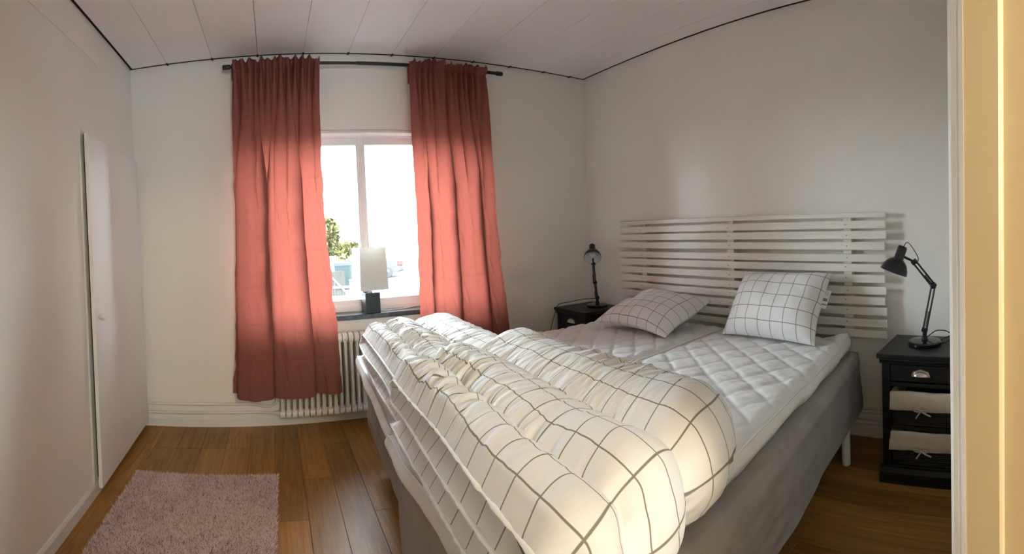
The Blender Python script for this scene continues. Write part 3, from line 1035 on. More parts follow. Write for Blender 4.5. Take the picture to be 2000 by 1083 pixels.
# ------------------------------------------------------------------ duvets
def duvet(label, corners, zbase, L, W, tl, seed, nch=3, far_r=None):
    """folded duvet: bottom and top layers joined by a full roll at the near end, an inner layer folded in at the far end.
    path runs along the bed's width (b), the stuffed channels lie across it (a)"""
    R_ = tl * 1.0                       # near roll radius (centre line)
    ds = 0.0042
    path = []
    # bottom, far -> near
    zb_ = zbase + tl * 0.5
    zt2 = zbase + tl * 2.5
    zm = zbase + tl * 1.5
    y = L - 0.03
    while y > R_ + 0.01:
        path.append((y, zb_, 0.0, -1.0, 2))
        y -= ds * 2
    nth = int(PI * R_ / ds)
    for k in range(nth + 1):
        th_ = PI * k / nth
        path.append((R_ + 0.01 - R_ * math.sin(th_) * 1.15, zm - R_ * math.cos(th_), -math.sin(th_), -math.cos(th_), 1 + math.cos(th_)))
    y = R_ + 0.01 + ds
    while y < L - tl * 0.55 - ds * 0.5:
        path.append((y, zt2, 0.0, 1.0, 0))
        y += ds
    rf = tl * 0.5
    nth = int(PI * rf / ds)
    for k in range(nth + 1):
        th_ = PI * k / nth
        path.append((L - tl * 0.55 + rf * math.sin(th_) * 1.1, zt2 - rf + rf * math.cos(th_), math.sin(th_), math.cos(th_), 0.5 - 0.5 * math.cos(th_)))
    y = L - tl * 0.55 - ds
    while y > 0.13:
        path.append((y, zm, 0.0, -1.0, 1))
        y -= ds * 2
    path = np.array(path)
    ns = len(path)
    s = np.cumsum(np.r_[0, np.hypot(np.diff(path[:, 0]), np.diff(path[:, 1]))])
    nx = 128
    xs = np.linspace(0, 1, nx)
    S, X = np.meshgrid(s, xs, indexing='ij')
    PY, PZ, NY, NZ = [np.repeat(path[:, k][:, None], nx, 1) for k in range(4)]
    lay = np.repeat(path[:, 4][:, None], nx, 1)
    xm = X * W
    xc = X + 0.008 * vnoise(S * 5, X * 3, seed)
    seams = np.array([0.0, 0.22, 0.54, 1.0])
    cw = np.clip(xc, 0, 1)
    loc_ = np.interp(cw, seams, np.arange(4.0))
    ch = np.abs(np.sin(PI * loc_))
    puff = 0.20 + 0.80 * ch ** 0.72
    edge = np.minimum(X, 1 - X) * W
    puff *= 0.06 + 0.94 * np.clip(edge / 0.035, 0, 1) ** 0.5
    ends = np.minimum(S, s[-1] - S)
    puff *= 0.1 + 0.9 * sstep(0, 0.06, ends)
    seamd = np.min(np.abs(cw[..., None] - seams), -1) * W
    # gathers: thin wrinkles across each channel, deepest at the seams
    wv = S + 0.10 * vnoise(X * 4 + 3, S * 2.2, seed + 2) * 0.6 + 0.055 * (X - 0.5) * vnoise(S * 1.2, X * 0.5, seed + 9)
    g1 = 0.6 - 2.2 * np.abs(vnoise(wv * 30, X * 4.5, seed + 3))
    g2 = 0.6 - 2.2 * np.abs(vnoise(wv * 66, X * 7.5, seed + 4))
    calm = 0.35 + 0.65 * sstep(-0.35, 0.45, vnoise(S * 2.6, X * 2.2, seed + 5))
    smoothroll = 1 - 0.75 * sstep(0.34, 0.10, PY) * (lay <= 1)
    gather = (0.0125 * g1 + 0.0095 * g2) * (0.38 + 0.85 * np.exp(-seamd / 0.040)) * calm * smoothroll
    big = 0.007 * vnoise(S * 5.5, X * 4, seed + 6) * ch + 0.010 * vnoise(S * 2.0, X * 1.5, seed + 7)
    half = tl * 0.63 * puff
    outer = half + (gather + big * 0.9) * sstep(0.0, 0.05, edge)
    inner = half * 0.9
    # lower layers creep out towards the foot of the bed; foot side droops
    a_off = -0.012 * lay + 0.014 * vnoise(S * 3.0, lay * 3.7, seed + 8) * (1 - X)
    sag = -0.030 * (1 - sstep(0.0, 0.16, xm)) * (1 - 0.5 * lay) + 0.014 * vnoise(PY * 2.2, X * 1.6, seed + 12)
    c = np.array(corners, float)
    cx, cy = c.mean(0)

    def surf(off):
        yy = PY + NY * off
        zz = np.maximum(PZ + NZ * off + sag, zbase + 0.002)
        A = X + a_off / W
        xy = bil(c, A, yy / L)
        return np.concatenate([xy - np.array([cx, cy]), zz[..., None] - zbase], -1)

    Po = surf(outer)
    Pi = surf(-inner)
    P = np.concatenate([Po, Pi[:, ::-1]], 1)             # closed around x
    uv = np.stack([xm + 0.006 * vnoise(S * 9, X * 5, seed + 15), S + 0.014 * vnoise(S * 7, X * 7, seed + 16) * smoothroll], -1)
    UV = np.concatenate([uv, uv[:, ::-1]], 1)
    P = np.concatenate([P, P[:, :1]], 1)
    UV = np.concatenate([UV, UV[:, :1]], 1)
    root = thing('duvet', label, 'duvet', (cx, cy, zbase))
    link('cover', grid_mesh('cover', P, UV), 'checked_cotton', root)
    # corded seam round the outline of the cover
    for xi in (0, nx - 1):
        line = 0.5 * (Po[:, xi] + Pi[:, xi])
        tang = np.gradient(line, axis=0)
        tang /= np.maximum(1e-9, np.linalg.norm(tang, axis=1))[:, None]
        side = np.zeros_like(line)
        side[:, 0] = -1 if xi == 0 else 1
        up_ = np.cross(tang, side)
        rows = []
        rad_ = 0.0032 + 0.0018 * vnoise(s * 60, 0 * s, seed + 13)
        for k in range(7):
            th_ = 2 * PI * k / 6
            rows.append(line + side * (rad_ * math.cos(th_))[:, None] * 1.5 + up_ * (rad_ * math.sin(th_))[:, None])
        link('piping', grid_mesh('piping', np.stack(rows, 1)), 'checked_cotton_plain', root)
    return root


plain('checked_cotton_plain', (0.82, 0.82, 0.82), 0.7, var=0.02, spec=0.25)
# corners: foot-near, head-near, head-far, foot-far
duvet('checked white duvet folded on the back bed, nearer the window', [(0.37, 1.36), (0.87, 1.44), (0.955, 2.46), (0.425, 2.34)], ZT + 0.002, 0.98, 0.58, 0.066, 41)
duvet('checked white duvet folded on the front bed, nearer the doorway', [(0.315, 0.47), (0.925, 0.655), (0.975, 1.62), (0.355, 1.44)], ZT + 0.006, 0.98, 0.62, 0.080, 57)


# ------------------------------------------------------------------ pillows
def pillow(label, loc, M3, W, H, T, seed, dent=0.0, tagged=False):
    nu, nv = 110, 90
    a = np.linspace(-1, 1, nu)[:, None] + np.zeros((1, nv))
    b = np.linspace(-1, 1, nv)[None, :] + np.zeros((nu, 1))
    root = thing('pillow', label, 'pillow', loc)
    root.rotation_euler = M3.to_euler()
    sx = 1 - 0.060 * (1 - b * b) * np.abs(a) ** 3
    sy = 1 - 0.065 * (1 - a * a) * np.abs(b) ** 3
    X = a * W / 2 * sx
    Y = b * H / 2 * sy
    prof = ((1 - np.abs(a) ** 2.4) * (1 - np.abs(b) ** 2.4))
    th_ = T / 2 * np.clip(prof, 0, 1) ** 0.5
    ed = 1 - np.maximum(np.abs(a), np.abs(b))
    wr = 0.007 * vnoise(a * 4, b * 4, seed) * np.clip(prof, 0, 1) ** 0.3 + 0.007 * (vnoise(a * 9 + b * 3, b * 8 - a * 2, seed + 1)) * np.exp(-ed / 0.15) * np.clip(prof, 0, 1) ** 0.35
    bend = -dent * (a * 0.9) ** 2 + 0.012 * vnoise(a * 1.5, b * 1.5, seed + 3)
    Pt = np.stack([X, Y, th_ + wr + bend], -1)
    Pb = np.stack([X, Y, -th_ * 0.75 + bend], -1)
    uv = np.stack([a * W / 2 + 0.03 + seed * 0.013, b * H / 2 + 0.02], -1)
    me1 = np.concatenate([Pt, Pb[:, ::-1][:, 1:-1], Pt[:, :1]], 1)
    UV = np.concatenate([uv, uv[:, ::-1][:, 1:-1], uv[:, :1]], 1)
    link('cover', grid_mesh('cover', me1, UV), 'checked_cotton', root)
    if tagged:
        # woven care label at the right-hand seam
        tg = obj('care_label', B((0, -0.052, -0.0008), (0.036, 0.050, 0.0008)), 'plate_tag', root)
        tg.location = (W / 2 - 0.022, 0.055, 0.0)
        tg.rotation_euler = (0.05, 0.22, -0.10)
        bm = bmesh.new()
        r3 = random.Random(2)
        xx = 0.006
        for row, (ya, yb2) in enumerate(((-0.012, 0.004), (-0.034, -0.026))):
            xx = 0.006
            while xx < 0.031:
                w_ = r3.choice((0.0008, 0.0014, 0.002))
                box(bm, (xx, ya, 0.0007), (xx + w_, yb2, 0.0011))
                xx += w_ + r3.choice((0.0008, 0.0012))
        for ya in (0.022, 0.030, 0.038):
            box(bm, (0.007, ya, 0.0007), (0.029, ya + 0.0012, 0.001))
        obj('print', bm, 'ink', tg)
    return root


def basis(xa, ya):
    xa = Vector(xa).normalized()
    ya = Vector(ya)
    ya = (ya - xa * ya.dot(xa)).normalized()
    za = xa.cross(ya)
    return Matrix((xa, ya, za)).transposed()


# leaning pillow: width runs along -y (left to right as seen), height up the headboard
pillow('white checked pillow leaning upright against the headboard, care label at its side', (2.225, 1.255, 0.762), basis((-0.02, -1, 0.0), (0.62, 0.05, 0.86)), 0.56, 0.41, 0.215, 3, 0.0, True)
pillow('white checked pillow lying nearly flat on the back bed, dented in the middle', (2.075, 2.045, 0.694), basis((0.04, -1, -0.02), (0.95, 0.16, 0.27)), 0.58, 0.46, 0.175, 12, 0.035)

# ------------------------------------------------------------------ headboard
hb = thing('headboard', 'slatted cream-white wooden headboard mounted along the right wall', 'headboard', (XR, 1.69, 0))
zs = [1.237, 1.186, 1.131, 1.072, 1.006, 0.953, 0.894, 0.832, 0.776, 0.718, 0.655, 0.596]
hs = [0.026, 0.043, 0.044, 0.043, 0.042, 0.043, 0.043, 0.043, 0.043, 0.043, 0.043, 0.041]
ends_r = [0.692, 0.696, 0.690, 0.700, 0.693, 0.702, 0.701, 0.696, 0.702, 0.692, 0.694, 0.696]
rr_ = random.Random(4)
for z_, h_, e_ in zip(zs, hs, ends_r):
    e2 = 2.69 + rr_.uniform(-0.012, 0.012)
    bm = bmesh.new()
    box(bm, (-0.070, e_ - 1.69, z_ - h_ / 2), (-0.050, e2 - 1.69, z_ + h_ / 2), 0.002, 1)
    sl = obj('slat', bm, 'slat_white', hb)
    sl.rotation_euler = (rr_.uniform(-0.0012, 0.0012), 0, 0)
scr = mesh_from_bm(lathe(bmesh.new(), [(0, 0.0012), (0.0028, 0.001), (0.0032, 0), (0, 0)], 8, Matrix.Rotation(-PI / 2, 4, 'Y')), 'screw')
scr.materials.append(MATS['screw'])
for yp in (2.455, 1.690, 0.918):
    post = obj('post', B((-0.050, yp - 1.69 - 0.024, 0.42), (-0.006, yp - 1.69 + 0.024, 1.243), 0.002, 1), 'slat_white', hb)
    for z_ in zs[1:]:
        link('screw', scr, None, post, (-0.0701, yp - 1.69 + rr_.uniform(-0.006, 0.006), z_ + rr_.uniform(-0.006, 0.006)))


# ------------------------------------------------------------------ nightstands
def nightstand(label, loc):
    """black nightstand: drawer above two wicker baskets; front faces -x"""
    w, d, h = 0.182, 0.355, 0.60          # half width, depth, height
    t = thing('nightstand', label, 'nightstand', loc)
    bm = bmesh.new()
    box(bm, (-0.018, -w - 0.022, h - 0.022), (d + 0.004, w + 0.022, h), 0.004, 2)
    obj('top', bm, 'black_wood', t)
    mo = [(-0.010, h - 0.022), (-0.012, h - 0.028), (-0.004, h - 0.038), (0.0, h - 0.048), (0.03, h - 0.048), (0.03, h - 0.022)]
    obj('moulding', prism(bmesh.new(), mo, -w - 0.010, w + 0.010, 'y'), 'black_wood', t)
    for s_ in (-1, 1):
        bm = bmesh.new()
        box(bm, (0.0, s_ * w - (0.0 if s_ < 0 else 0.02), 0.0), (d, s_ * w + (0.02 if s_ < 0 else 0.0), h - 0.022), 0.001, 1)
        box(bm, (-0.002, s_ * w - (0.0 if s_ < 0 else 0.036), 0.06), (0.02, s_ * w + (0.036 if s_ < 0 else 0.0), h - 0.03), 0.002, 1)
        obj('side', bm, 'black_wood', t)
    obj('back_panel', B((d - 0.012, -w + 0.02, 0.02), (d, w - 0.02, h - 0.022)), 'black_wood', t)
    for z_ in (0.462, 0.258, 0.072):
        obj('shelf', B((-0.004 if z_ > 0.4 else 0.004, -w + 0.02, z_ - 0.010), (d - 0.012, w - 0.02, z_ + 0.008), 0.002, 1), 'black_wood', t)
    pl = bmesh.new()
    prism(pl, [(-0.016, 0), (-0.016, 0.052), (-0.010, 0.062), (-0.003, 0.070), (0.02, 0.070), (0.02, 0)], -w - 0.014, w + 0.014, 'y')
    for s_ in (-1, 1):
        box(pl, (0.02, s_ * (w + 0.007) - 0.007, 0), (d, s_ * (w + 0.007) + 0.007, 0.06))
    obj('plinth', pl, 'black_wood', t)
    dr = bmesh.new()
    box(dr, (0.002, -w + 0.040, 0.474), (0.022, w - 0.040, 0.548), 0.002, 1)
    box(dr, (-0.008, -w + 0.05, 0.452), (0.01, w - 0.05, 0.470), 0.003, 2)
    drawer = obj('drawer', dr, 'black_wood', t)
    # cup pull
    hn = bmesh.new()
    nth, nph = 18, 8
    rows = []
    for i in range(nph + 1):
        ph = i / nph * PI / 2
        row = []
        for k in range(nth + 1):
            th_ = PI * k / nth
            rr2 = math.cos(ph)
            row.append(hn.verts.new((-0.022 * math.sin(ph) if i else 0.001, 0.036 * math.cos(th_) * (0.35 + 0.65 * rr2 if i < nph else 0.35), 0.506 + 0.022 * math.sin(th_) * rr2 - 0.0)))
        rows.append(row)
    for r0, r1 in zip(rows[:-1], rows[1:]):
        for k in range(nth):
            hn.faces.new((r0[k], r0[k + 1], r1[k + 1], r1[k]))
    pl_ = [(-0.043, 0.500), (0.043, 0.500), (0.043, 0.510), (0.036, 0.524), (0.0, 0.534), (-0.036, 0.524), (-0.043, 0.510)]
    prism(hn, pl_, -0.002, 0.002, 'x')
    hd2 = obj('cup_handle', hn, 'nickel', drawer, smooth='auto')
    hd2['label'] = 'nickel cup handle'
    # baskets
    for z_ in (0.268, 0.082):
        bk = bmesh.new()
        bw, bd, bh = w - 0.044, 0.30, 0.145
        # woven walls: stacked strands
        for j in range(15):
            zz = z_ + 0.006 + j * 0.0095
            am = 0.0028
            n_ = 60
            pts = []
            for side in range(4):
                for k in range(n_ // 4):
                    f = k / (n_ // 4)
                    ph = (k + (j % 2)) % 2
                    o_ = am * (1 if ph else -1)
                    if side == 0:
                        pts.append((0.012 - o_, -bw + 2 * bw * f, zz))
                    elif side == 1:
                        pts.append((0.012 + bd * f, bw + o_, zz))
                    elif side == 2:
                        pts.append((0.012 + bd + o_, bw - 2 * bw * f, zz))
                    else:
                        pts.append((0.012 + bd - bd * f, -bw - o_, zz))
            pts.append(pts[0])
            tube(bk, pts, 0.0052, 5, cap=False)
        box(bk, (0.014, -bw + 0.002, z_), (0.010 + bd, bw - 0.002, z_ + 0.006))
        basket = obj('basket', bk, 'wicker', t, smooth=True)
        # cloth liner folded over the rim
        per = 120
        tt = np.linspace(0, 4, per, endpoint=False)
        sg = tt.astype(int)
        ff = tt - sg
        cx_ = np.select([sg == 0, sg == 1, sg == 2, sg == 3], [0 * ff, ff, 1 + 0 * ff, 1 - ff])
        cy_ = np.select([sg == 0, sg == 1, sg == 2, sg == 3], [ff, 1 + 0 * ff, 1 - ff, 0 * ff])
        rows = []
        zt_ = z_ + bh + 0.012
        for off, zz in ((-0.010, zt_ - 0.07), (-0.010, zt_ - 0.004), (-0.004, zt_ + 0.001), (0.006, zt_ + 0.001), (0.012, zt_ - 0.006), (0.013, zt_ - 0.03), (0.014, zt_ - 0.056), (0.015, zt_ - 0.082), (0.011, zt_ - 0.085)):
            X_ = 0.012 - off + cx_ * (bd + 2 * off)
            Y_ = -bw - off + cy_ * (2 * bw + 2 * off)
            wob = 0.003 * vnoise(tt * 9, 0 * tt + zz * 30, 3) * (1 if off > 0.008 else 0.3)
            Z_ = zz + 0.004 * vnoise(tt * 5, 0 * tt, 5) + 0 * X_
            X_ = X_ - wob
            rows.append(np.stack([X_, Y_, Z_], -1))
        link('liner', grid_mesh('liner', np.stack(rows, 1), None, closed_u=True), 'liner', basket)
        # tied ribbon bow
        bw_ = bmesh.new()
        zc = zt_ - 0.078
        for pts in ([(0, 0, 0), (-0.006, 0.018, 0.008), (-0.004, 0.034, 0.004), (-0.003, 0.020, -0.004), (0, 0, 0)],
                    [(0, 0, 0), (-0.006, -0.016, 0.007), (-0.004, -0.030, 0.002), (-0.003, -0.018, -0.005), (0, 0, 0)],
                    [(0, 0, 0), (-0.004, 0.012, -0.018), (-0.002, 0.024, -0.036)],
                    [(0, 0, 0), (-0.004, -0.016, -0.010), (-0.002, -0.046, -0.022)]):
            tube(bw_, [Vector(p) + Vector((-0.006, 0.0, zc)) for p in smooth_path(pts, 5)], 0.0036, 6)
        tube(bw_, [(-0.012, -0.004, zc - 0.003), (-0.012, 0.004, zc + 0.003)], 0.005, 8)
        obj('bow', bw_, 'liner', basket, smooth=True)
    return t


ns_near = nightstand('black nightstand with two wicker baskets, right of the bed', (2.062, 0.438, 0))
ns_far = copy_tree(ns_near)
ns_far.location = (2.083, 2.905, 0)
ns_far['label'] = 'black nightstand in the far corner between the bed and the window wall'
ns_near['group'] = ns_far['group'] = 'black nightstands either side of the bed'


# ------------------------------------------------------------------ desk lamps
def desk_lamp(label, base, elbow, head, tip, aim, cord, loop=True):
    """articulated desk lamp; points are absolute"""
    base = Vector(base)
    t = thing('desk_lamp', label, 'desk lamp', base, group='black desk lamps on the nightstands')
    L_ = lambda p: Vector(p) - base
    obj('foot', lathe(bmesh.new(), [(0, 0), (0.078, 0), (0.081, 0.004), (0.081, 0.014), (0.076, 0.021), (0.03, 0.026), (0, 0.027)], 40), 'black_gloss', t, smooth='auto')
    obj('swivel', lathe(bmesh.new(), [(0, 0.025), (0.016, 0.025), (0.016, 0.040), (0.011, 0.043), (0.011, 0.072), (0, 0.074)], 20), 'black_metal', t, smooth='auto')
    j0 = Vector((0, 0, 0.07))
    j1, j2 = L_(elbow), L_(head)

    def arm(p, q, name):
        ax = (q - p).normalized()
        side = ax.cross(Vector((1, 0, 0)) if abs(ax.x) < 0.8 else Vector((0, 1, 0))).normalized()
        bm_ = bmesh.new()
        for s_ in (-1, 1):
            tube(bm_, [p + side * 0.0085 * s_, q + side * 0.0085 * s_], 0.0048, 8)
        a_ = obj(name, bm_, 'black_metal', t, smooth='auto')
        for pp in (p, q):
            bm_ = bmesh.new()
            lathe(bm_, [(0, -0.014), (0.011, -0.014), (0.012, -0.012), (0.012, 0.012), (0.011, 0.014), (0, 0.014)], 16, align(pp, pp + side))
            obj('joint', bm_, 'black_metal', a_, smooth='auto')
        # tension spring
        n_ = 120
        other = ax.cross(side)
        pts = []
        for k in range(n_):
            f = k / (n_ - 1)
            c_ = p + (q - p) * (0.10 + 0.34 * f) + other * 0.014
            th_ = f * 2 * PI * 15
            pts.append(c_ + (side * math.cos(th_) + other * math.sin(th_)) * 0.0052)
        obj('spring', tube(bmesh.new(), pts, 0.0013, 5), 'black_metal', a_, smooth=True)
        return a_

    arm(j0, j1, 'lower_arm')
    arm(j1, j2, 'upper_arm')
    # head: bell shade with a socket housing; local z of the head points out of the bell
    aim = Vector(aim).normalized()
    tipl = L_(tip)                     # top of the socket housing
    M = align(tipl, tipl + aim)
    outer = [(0, 0), (0.018, 0.001), (0.0225, 0.006), (0.0235, 0.014), (0.0235, 0.060), (0.025, 0.066), (0.038, 0.074), (0.053, 0.090), (0.063, 0.110), (0.067, 0.128), (0.0675, 0.134)]
    sh = obj('shade', lathe(bmesh.new(), outer + [(0.0660, 0.134)], 40, M), 'black_metal', t, smooth='auto')
    inner = [(0.0660, 0.134), (0.0655, 0.128), (0.061, 0.110), (0.051, 0.091), (0.037, 0.077), (0.022, 0.071), (0, 0.070)]
    il = obj('shade_lining', lathe(bmesh.new(), inner, 40, M), 'lamp_white', sh, smooth='auto')
    obj('bulb', lathe(bmesh.new(), [(0, 0.071), (0.013, 0.071), (0.014, 0.084), (0.024, 0.100), (0.026, 0.112), (0.018, 0.124), (0, 0.128)], 24, M), 'lamp_white', sh, smooth=True)
    mid_ = tipl + aim * 0.045
    d_ = (mid_ - j2)
    obj('shade_yoke', tube(bmesh.new(), [j2, j2 + d_ * 0.5, mid_ - d_.normalized() * 0.02], 0.006, 8), 'black_metal', sh)
    if loop:
        obj('loop_cord', tube(bmesh.new(), smooth_path([tipl + aim * 0.012, tipl + Vector((0.02, -0.02, 0.016)), j2 + Vector((0.0, -0.018, 0.022)), j2 + Vector((0, -0.01, -0.01))]), 0.0022, 6), 'black_rubber', t, smooth=True)
    obj('mains_cord', tube(bmesh.new(), smooth_path([L_(p) for p in cord]), 0.0026, 6), 'black_rubber', t, smooth=True)
    return t


bx, by, bz = 2.245, 0.455, 0.601
dl = desk_lamp('black desk lamp on the nightstand with baskets, its shade turned towards the headboard', (bx, by, bz), (2.235, 0.408, 0.892), (2.235, 0.500, 1.005), (2.225, 0.552, 1.082), (-0.12, 0.33, -0.90),
               [(2.25, 0.44, 0.640), (2.27, 0.40, 0.665), (2.28, 0.35, 0.66), (2.29, 0.325, 0.635), (2.28, 0.345, 0.612), (2.26, 0.37, 0.606), (2.30, 0.39, 0.606), (2.40, 0.36, 0.606), (2.428, 0.33, 0.603), (2.44, 0.33, 0.50), (2.44, 0.33, 0.3)])
obj('cord_switch', B((0.02, -0.075, 0.001), (0.038, -0.035, 0.016), 0.004), 'black_rubber', dl)
bx, by, bz = 2.300, 2.850, 0.601
dl2 = desk_lamp('black desk lamp on the far corner nightstand, white inside of its shade showing', (bx, by, bz), (2.292, 2.862, 0.790), (2.284, 2.862, 0.935), (2.310, 2.900, 1.078), (-0.46, -0.56, -0.69),
                [(2.295, 2.85, 0.665), (2.24, 2.93, 0.66), (2.17, 3.04, 0.635), (2.12, 3.112, 0.616), (2.095, 3.132, 0.56), (2.06, 3.136, 0.46), (2.02, 3.138, 0.36), (2.0, 3.138, 0.30)], loop=False)

# ------------------------------------------------------------------ exterior
GZ = -1.0
def ground(name, label, cat, poly, z, mat, h=0.05):
    o = obj(name, prism(bmesh.new(), poly, z - h, z), mat)
    o['kind'] = 'structure'
    o['label'] = label
    return o
ground('ground_road', 'pale asphalt road outside the window', 'road', [(-60, YB + 1.0), (90, YB + 1.0), (120, 160), (-60, 160)], GZ, 'asphalt')
ground('ground_lawn', 'strip of green lawn outside the left pane', 'lawn', [(-20, YB + 1.2), (1.6, YB + 1.2), (3.6, 19.0), (3.9, 22.5), (-10, 24.5)], GZ + 0.03, 'grass', 0.03)
ground('ground_drive', 'sunlit concrete drive outside the left pane', 'drive', [(-10, 24.5), (3.9, 22.5), (7.0, 60), (-12, 60)], GZ + 0.02, 'concrete', 0.02)
ground('ground_garden', 'green lawn in front of the far hedge', 'lawn', [(-12, 60), (12.5, 58), (16, 110), (-20, 110)], GZ + 0.03, 'grass', 0.03)

gt = thing('wooden_fence', 'weathered grey wooden fence outside the left pane', 'fence', (2.45, 18.4, GZ))
for k in range(6):
    h_ = 0.98 - 0.02 * (k % 2)
    obj('board', B((-0.30 + 0.105 * k, 0, 0.0), (-0.30 + 0.105 * k + 0.095, 0.03, h_)), 'old_timber', gt)
br = prism(bmesh.new(), [(-0.30, 0.92), (-0.30, 0.80), (0.32, 0.10), (0.32, 0.22)], -0.03, 0.0, 'y')
obj('brace', br, 'rail_white', gt)
obj('rail', B((-0.75, -0.05, 0.30), (0.55, -0.03, 0.40)), 'rail_white', gt)
gp = thing('gate_post', 'short pale box beside the weathered fence', 'post', (3.10, 18.6, GZ))
obj('body', B((-0.12, -0.1, 0), (0.12, 0.1, 0.55), 0.01), 'rail_white', gp)
obj('cap', B((-0.14, -0.12, 0.55), (0.14, 0.12, 0.60), 0.01), 'rail_white', gp)

bn = thing('wheeled_bin', 'teal wheeled bin standing behind the weathered fence', 'bin', (3.0, 20.6, GZ))
bm = bmesh.new()
lo_ = [bm.verts.new(p) for p in ((-0.30, -0.33, 0.08), (0.30, -0.33, 0.08), (0.30, 0.33, 0.08), (-0.30, 0.33, 0.08))]
hi_ = [bm.verts.new(p) for p in ((-0.40, -0.42, 1.08), (0.40, -0.42, 1.08), (0.40, 0.42, 1.08), (-0.40, 0.42, 1.08))]
for k in range(4):
    j = (k + 1) % 4
    bm.faces.new((lo_[k], lo_[j], hi_[j], hi_[k]))
bm.faces.new(lo_[::-1])
bm.faces.new(hi_)
obj('body', bm, 'bin_teal', bn)
obj('lid', prism(bmesh.new(), [(-0.45, 1.08), (0.45, 1.08), (0.46, 1.12), (0.30, 1.20), (-0.42, 1.22), (-0.46, 1.12)], -0.45, 0.45, 'y'), 'bin_teal', bn)
for s_ in (-1, 1):
    obj('wheel', lathe(bmesh.new(), [(0, -0.03), (0.1, -0.03), (0.1, 0.03), (0, 0.03)], 16, Matrix.Translation((s_ * 0.32, 0.30, 0.1)) @ Matrix.Rotation(PI / 2, 4, 'Y')), 'tyre', bn)


# silver car seen from behind, mostly hidden by the table lamp
car = thing('car', 'silver car parked outside the right pane, red tail light showing', 'car', (4.95, 26.3, GZ), math.radians(172))
body = [(-2.15, 0.32), (-2.20, 0.55), (-2.14, 0.88), (-1.95, 0.98), (-1.30, 1.00), (1.0, 0.98), (1.9, 0.82), (2.15, 0.66), (2.18, 0.34), (1.72, 0.26), (-1.75, 0.26)]
bm = prism(bmesh.new(), body, -0.86, 0.86, 'y')
bmesh.ops.bevel(bm, geom=list(bm.edges), offset=0.07, segments=3, affect='EDGES')
obj('body', bm, 'car_silver', car, smooth='auto')
cabin = [(-1.55, 0.96), (-1.05, 1.38), (-0.4, 1.44), (0.3, 1.40), (1.05, 0.96)]
bm = prism(bmesh.new(), cabin, -0.74, 0.74, 'y')
bmesh.ops.bevel(bm, geom=list(bm.edges), offset=0.05, segments=2, affect='EDGES')
obj('cabin', bm, 'car_glass', car, smooth='auto')
obj('roof', prism(bmesh.new(), [(-1.02, 1.37), (-0.4, 1.445), (0.3, 1.41), (0.34, 1.43), (-0.4, 1.475), (-1.06, 1.40)], -0.70, 0.70, 'y'), 'car_silver', car)
for s_ in (-1, 1):
    obj('tail_light', B((-2.23, s_ * 0.70 - 0.19, 0.64), (-1.92, s_ * 0.70 + 0.19, 0.93), 0.03), 'car_red', car)
    for xx in (-1.35, 1.35):
        wh = obj('wheel', lathe(bmesh.new(), [(0.14, -0.10), (0.28, -0.10), (0.31, -0.07), (0.31, 0.07), (0.28, 0.10), (0.14, 0.10)], 24, Matrix.Translation((xx, s_ * 0.78, 0.31)) @ Matrix.Rotation(PI / 2, 4, 'X')), 'tyre', car, smooth='auto')
        obj('hub_cap', lathe(bmesh.new(), [(0, 0.09), (0.18, 0.08), (0.18, -0.08), (0, -0.09)], 20, Matrix.Translation((xx, s_ * 0.79, 0.31)) @ Matrix.Rotation(PI / 2, 4, 'X')), 'car_silver', wh)
obj('bumper', B((-2.28, -0.84, 0.34), (-2.06, 0.84, 0.58), 0.05), 'car_silver', car)
obj('number_plate', B((-2.235, -0.26, 0.66), (-2.19, 0.26, 0.78)), 'plate_tag', car)


def house(label, loc, rz, w, d, h, rh, wins, name='house'):
    t = thing(name, label, 'house', loc, rz)
    obj('wall', B((-w / 2, 0, 0), (w / 2, d, h)), 'render_white', t)
    ov = 0.5
    obj('roof', prism(bmesh.new(), [(-w / 2 - ov, h - 0.05), (w / 2 + ov, h - 0.05), (w / 2 + ov, h + 0.12), (0, h + rh), (-w / 2 - ov, h + 0.12)], -ov, d + ov, 'y'), 'roof_tile', t)
    for (x0, z0_, x1, z1_) in wins:
        f_ = obj('window', B((x0, -0.05, z0_), (x1, 0.02, z1_)), 'window_white', t)
        obj('pane', B((x0 + 0.08, -0.07, z0_ + 0.08), (x1 - 0.08, -0.04, z1_ - 0.08)), 'car_glass', f_)
    return t


house('pale house with a small window beyond the garden, seen in the left pane', (6.5, 92, GZ), 0, 18, 10, 6.2, 4.0, [(4.6, 5.4, 5.8, 7.0), (-4, 2.0, -2.6, 3.6)])
bigh = thing('white_building', 'large white rendered building filling the right pane', 'building', (17.5, 44, GZ), math.radians(-14))
obj('wall', B((-10.5, 0, 0), (11, 9, 9.2)), 'render_white', bigh)
obj('roof', prism(bmesh.new(), [(-10.9, 9.2), (11.4, 9.2), (11.4, 9.42), (0, 12), (-10.9, 9.42)], -0.5, 9.5, 'y'), 'render_white', bigh)
obj('gutter', B((-5.1, -0.62, 9.36), (11.3, -0.50, 9.46)), 'roof_tile', bigh)
for k in range(2):
    f_ = obj('window', B((3.0 + 3.6 * k, -0.04, 1.2), (4.6 + 3.6 * k, 0.03, 2.7)), 'window_white', bigh)
    obj('pane', B((3.1 + 3.6 * k, -0.06, 1.3), (4.5 + 3.6 * k, -0.03, 2.6)), 'car_glass', f_)
lp = thing('low_fence', 'low pale wooden fence behind the parked car', 'fence', (10.2, 36.0, GZ), math.radians(-14))
for k in range(4):
    obj('post', B((-0.05 + 1.2 * k, -0.05, 0), (0.05 + 1.2 * k, 0.05, 1.35 if k == 0 else 0.95)), 'rail_white', lp)
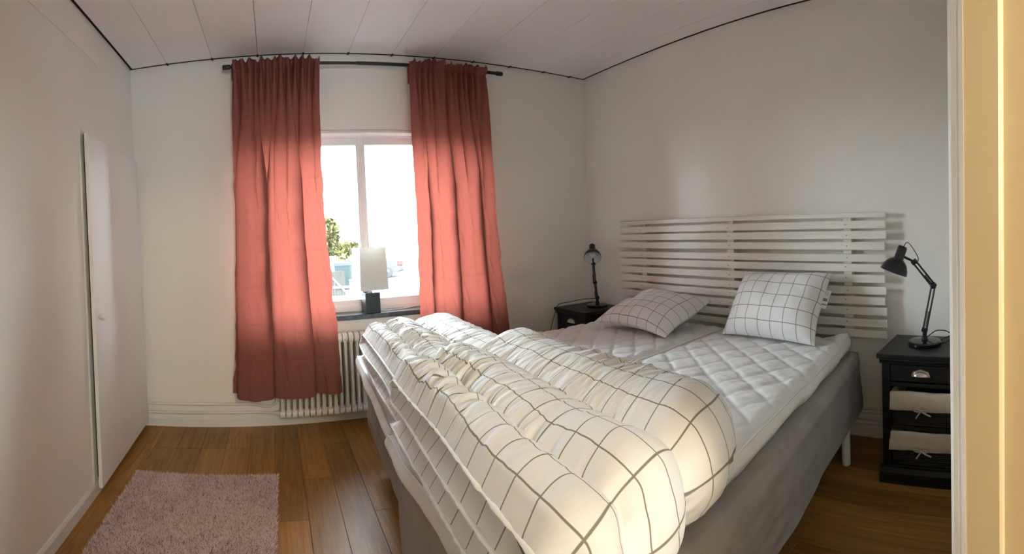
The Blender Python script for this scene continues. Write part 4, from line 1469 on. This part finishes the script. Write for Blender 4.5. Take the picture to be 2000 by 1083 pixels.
obj('rail', B((0, -0.03, 0.75), (3.6, 0.0, 0.88)), 'roof_tile', lp)
obj('rail', B((0, -0.03, 0.35), (3.6, 0.0, 0.46)), 'rail_white', lp)


def leafy(name, label, cat, loc, size, n, mat, seed, trunk=True, boxy=False):
    r_ = np.random.RandomState(seed)
    t = thing(name, label, cat, loc)
    if boxy:
        c_ = r_.uniform(-1, 1, (n, 3)) * np.array(size)
        c_[:, 2] += size[2]
    else:
        v_ = r_.normal(0, 1, (n, 3))
        v_ /= np.linalg.norm(v_, axis=1)[:, None]
        rad_ = r_.uniform(0.35, 1.0, n) ** 0.5
        rad_ *= 1 + 0.25 * vnoise(v_[:, 0] * 3, v_[:, 2] * 3 + v_[:, 1] * 2, seed)
        c_ = v_ * rad_[:, None] * np.array(size)
        c_[:, 2] += size[2] * (1.25 if trunk else 0.85)
    ls = 0.16 * max(size) ** 0.5
    a_ = r_.normal(0, 1, (n, 3)) * ls
    b_ = r_.normal(0, 1, (n, 3)) * ls
    V_ = np.stack([c_ - a_, c_ + b_, c_ + a_, c_ - b_], 1).reshape(-1, 3)
    V_[:, 2] = np.maximum(V_[:, 2], 0.02)
    F_ = np.arange(n * 4).reshape(n, 4)
    o = link('foliage', np_mesh('foliage', V_, F_, None, False), mat, t)
    o['kind'] = 'stuff'
    if trunk:
        obj('trunk', tube(bmesh.new(), [(0, 0, 0), (0.05, 0, size[2] * 0.7), (0, 0.05, size[2] * 1.3)], [0.16, 0.12, 0.05], 8), 'bark', t)
    return t


leafy('tree', 'yellow-green tree at the left edge of the window', 'tree', (6.6, 58, GZ), (1.5, 1.5, 2.1), 2200, 'leaf_yellow', 2)
leafy('bush', 'round yellow-green bush beside the window mullion', 'bush', (6.55, 40, GZ), (1.05, 1.0, 1.05), 2200, 'leaf_yellow', 5, trunk=False)
leafy('hedge', 'clipped dark green hedge at the back of the garden', 'hedge', (8.0, 66, GZ), (3.2, 0.6, 0.75), 3200, 'hedge', 8, trunk=False, boxy=True)
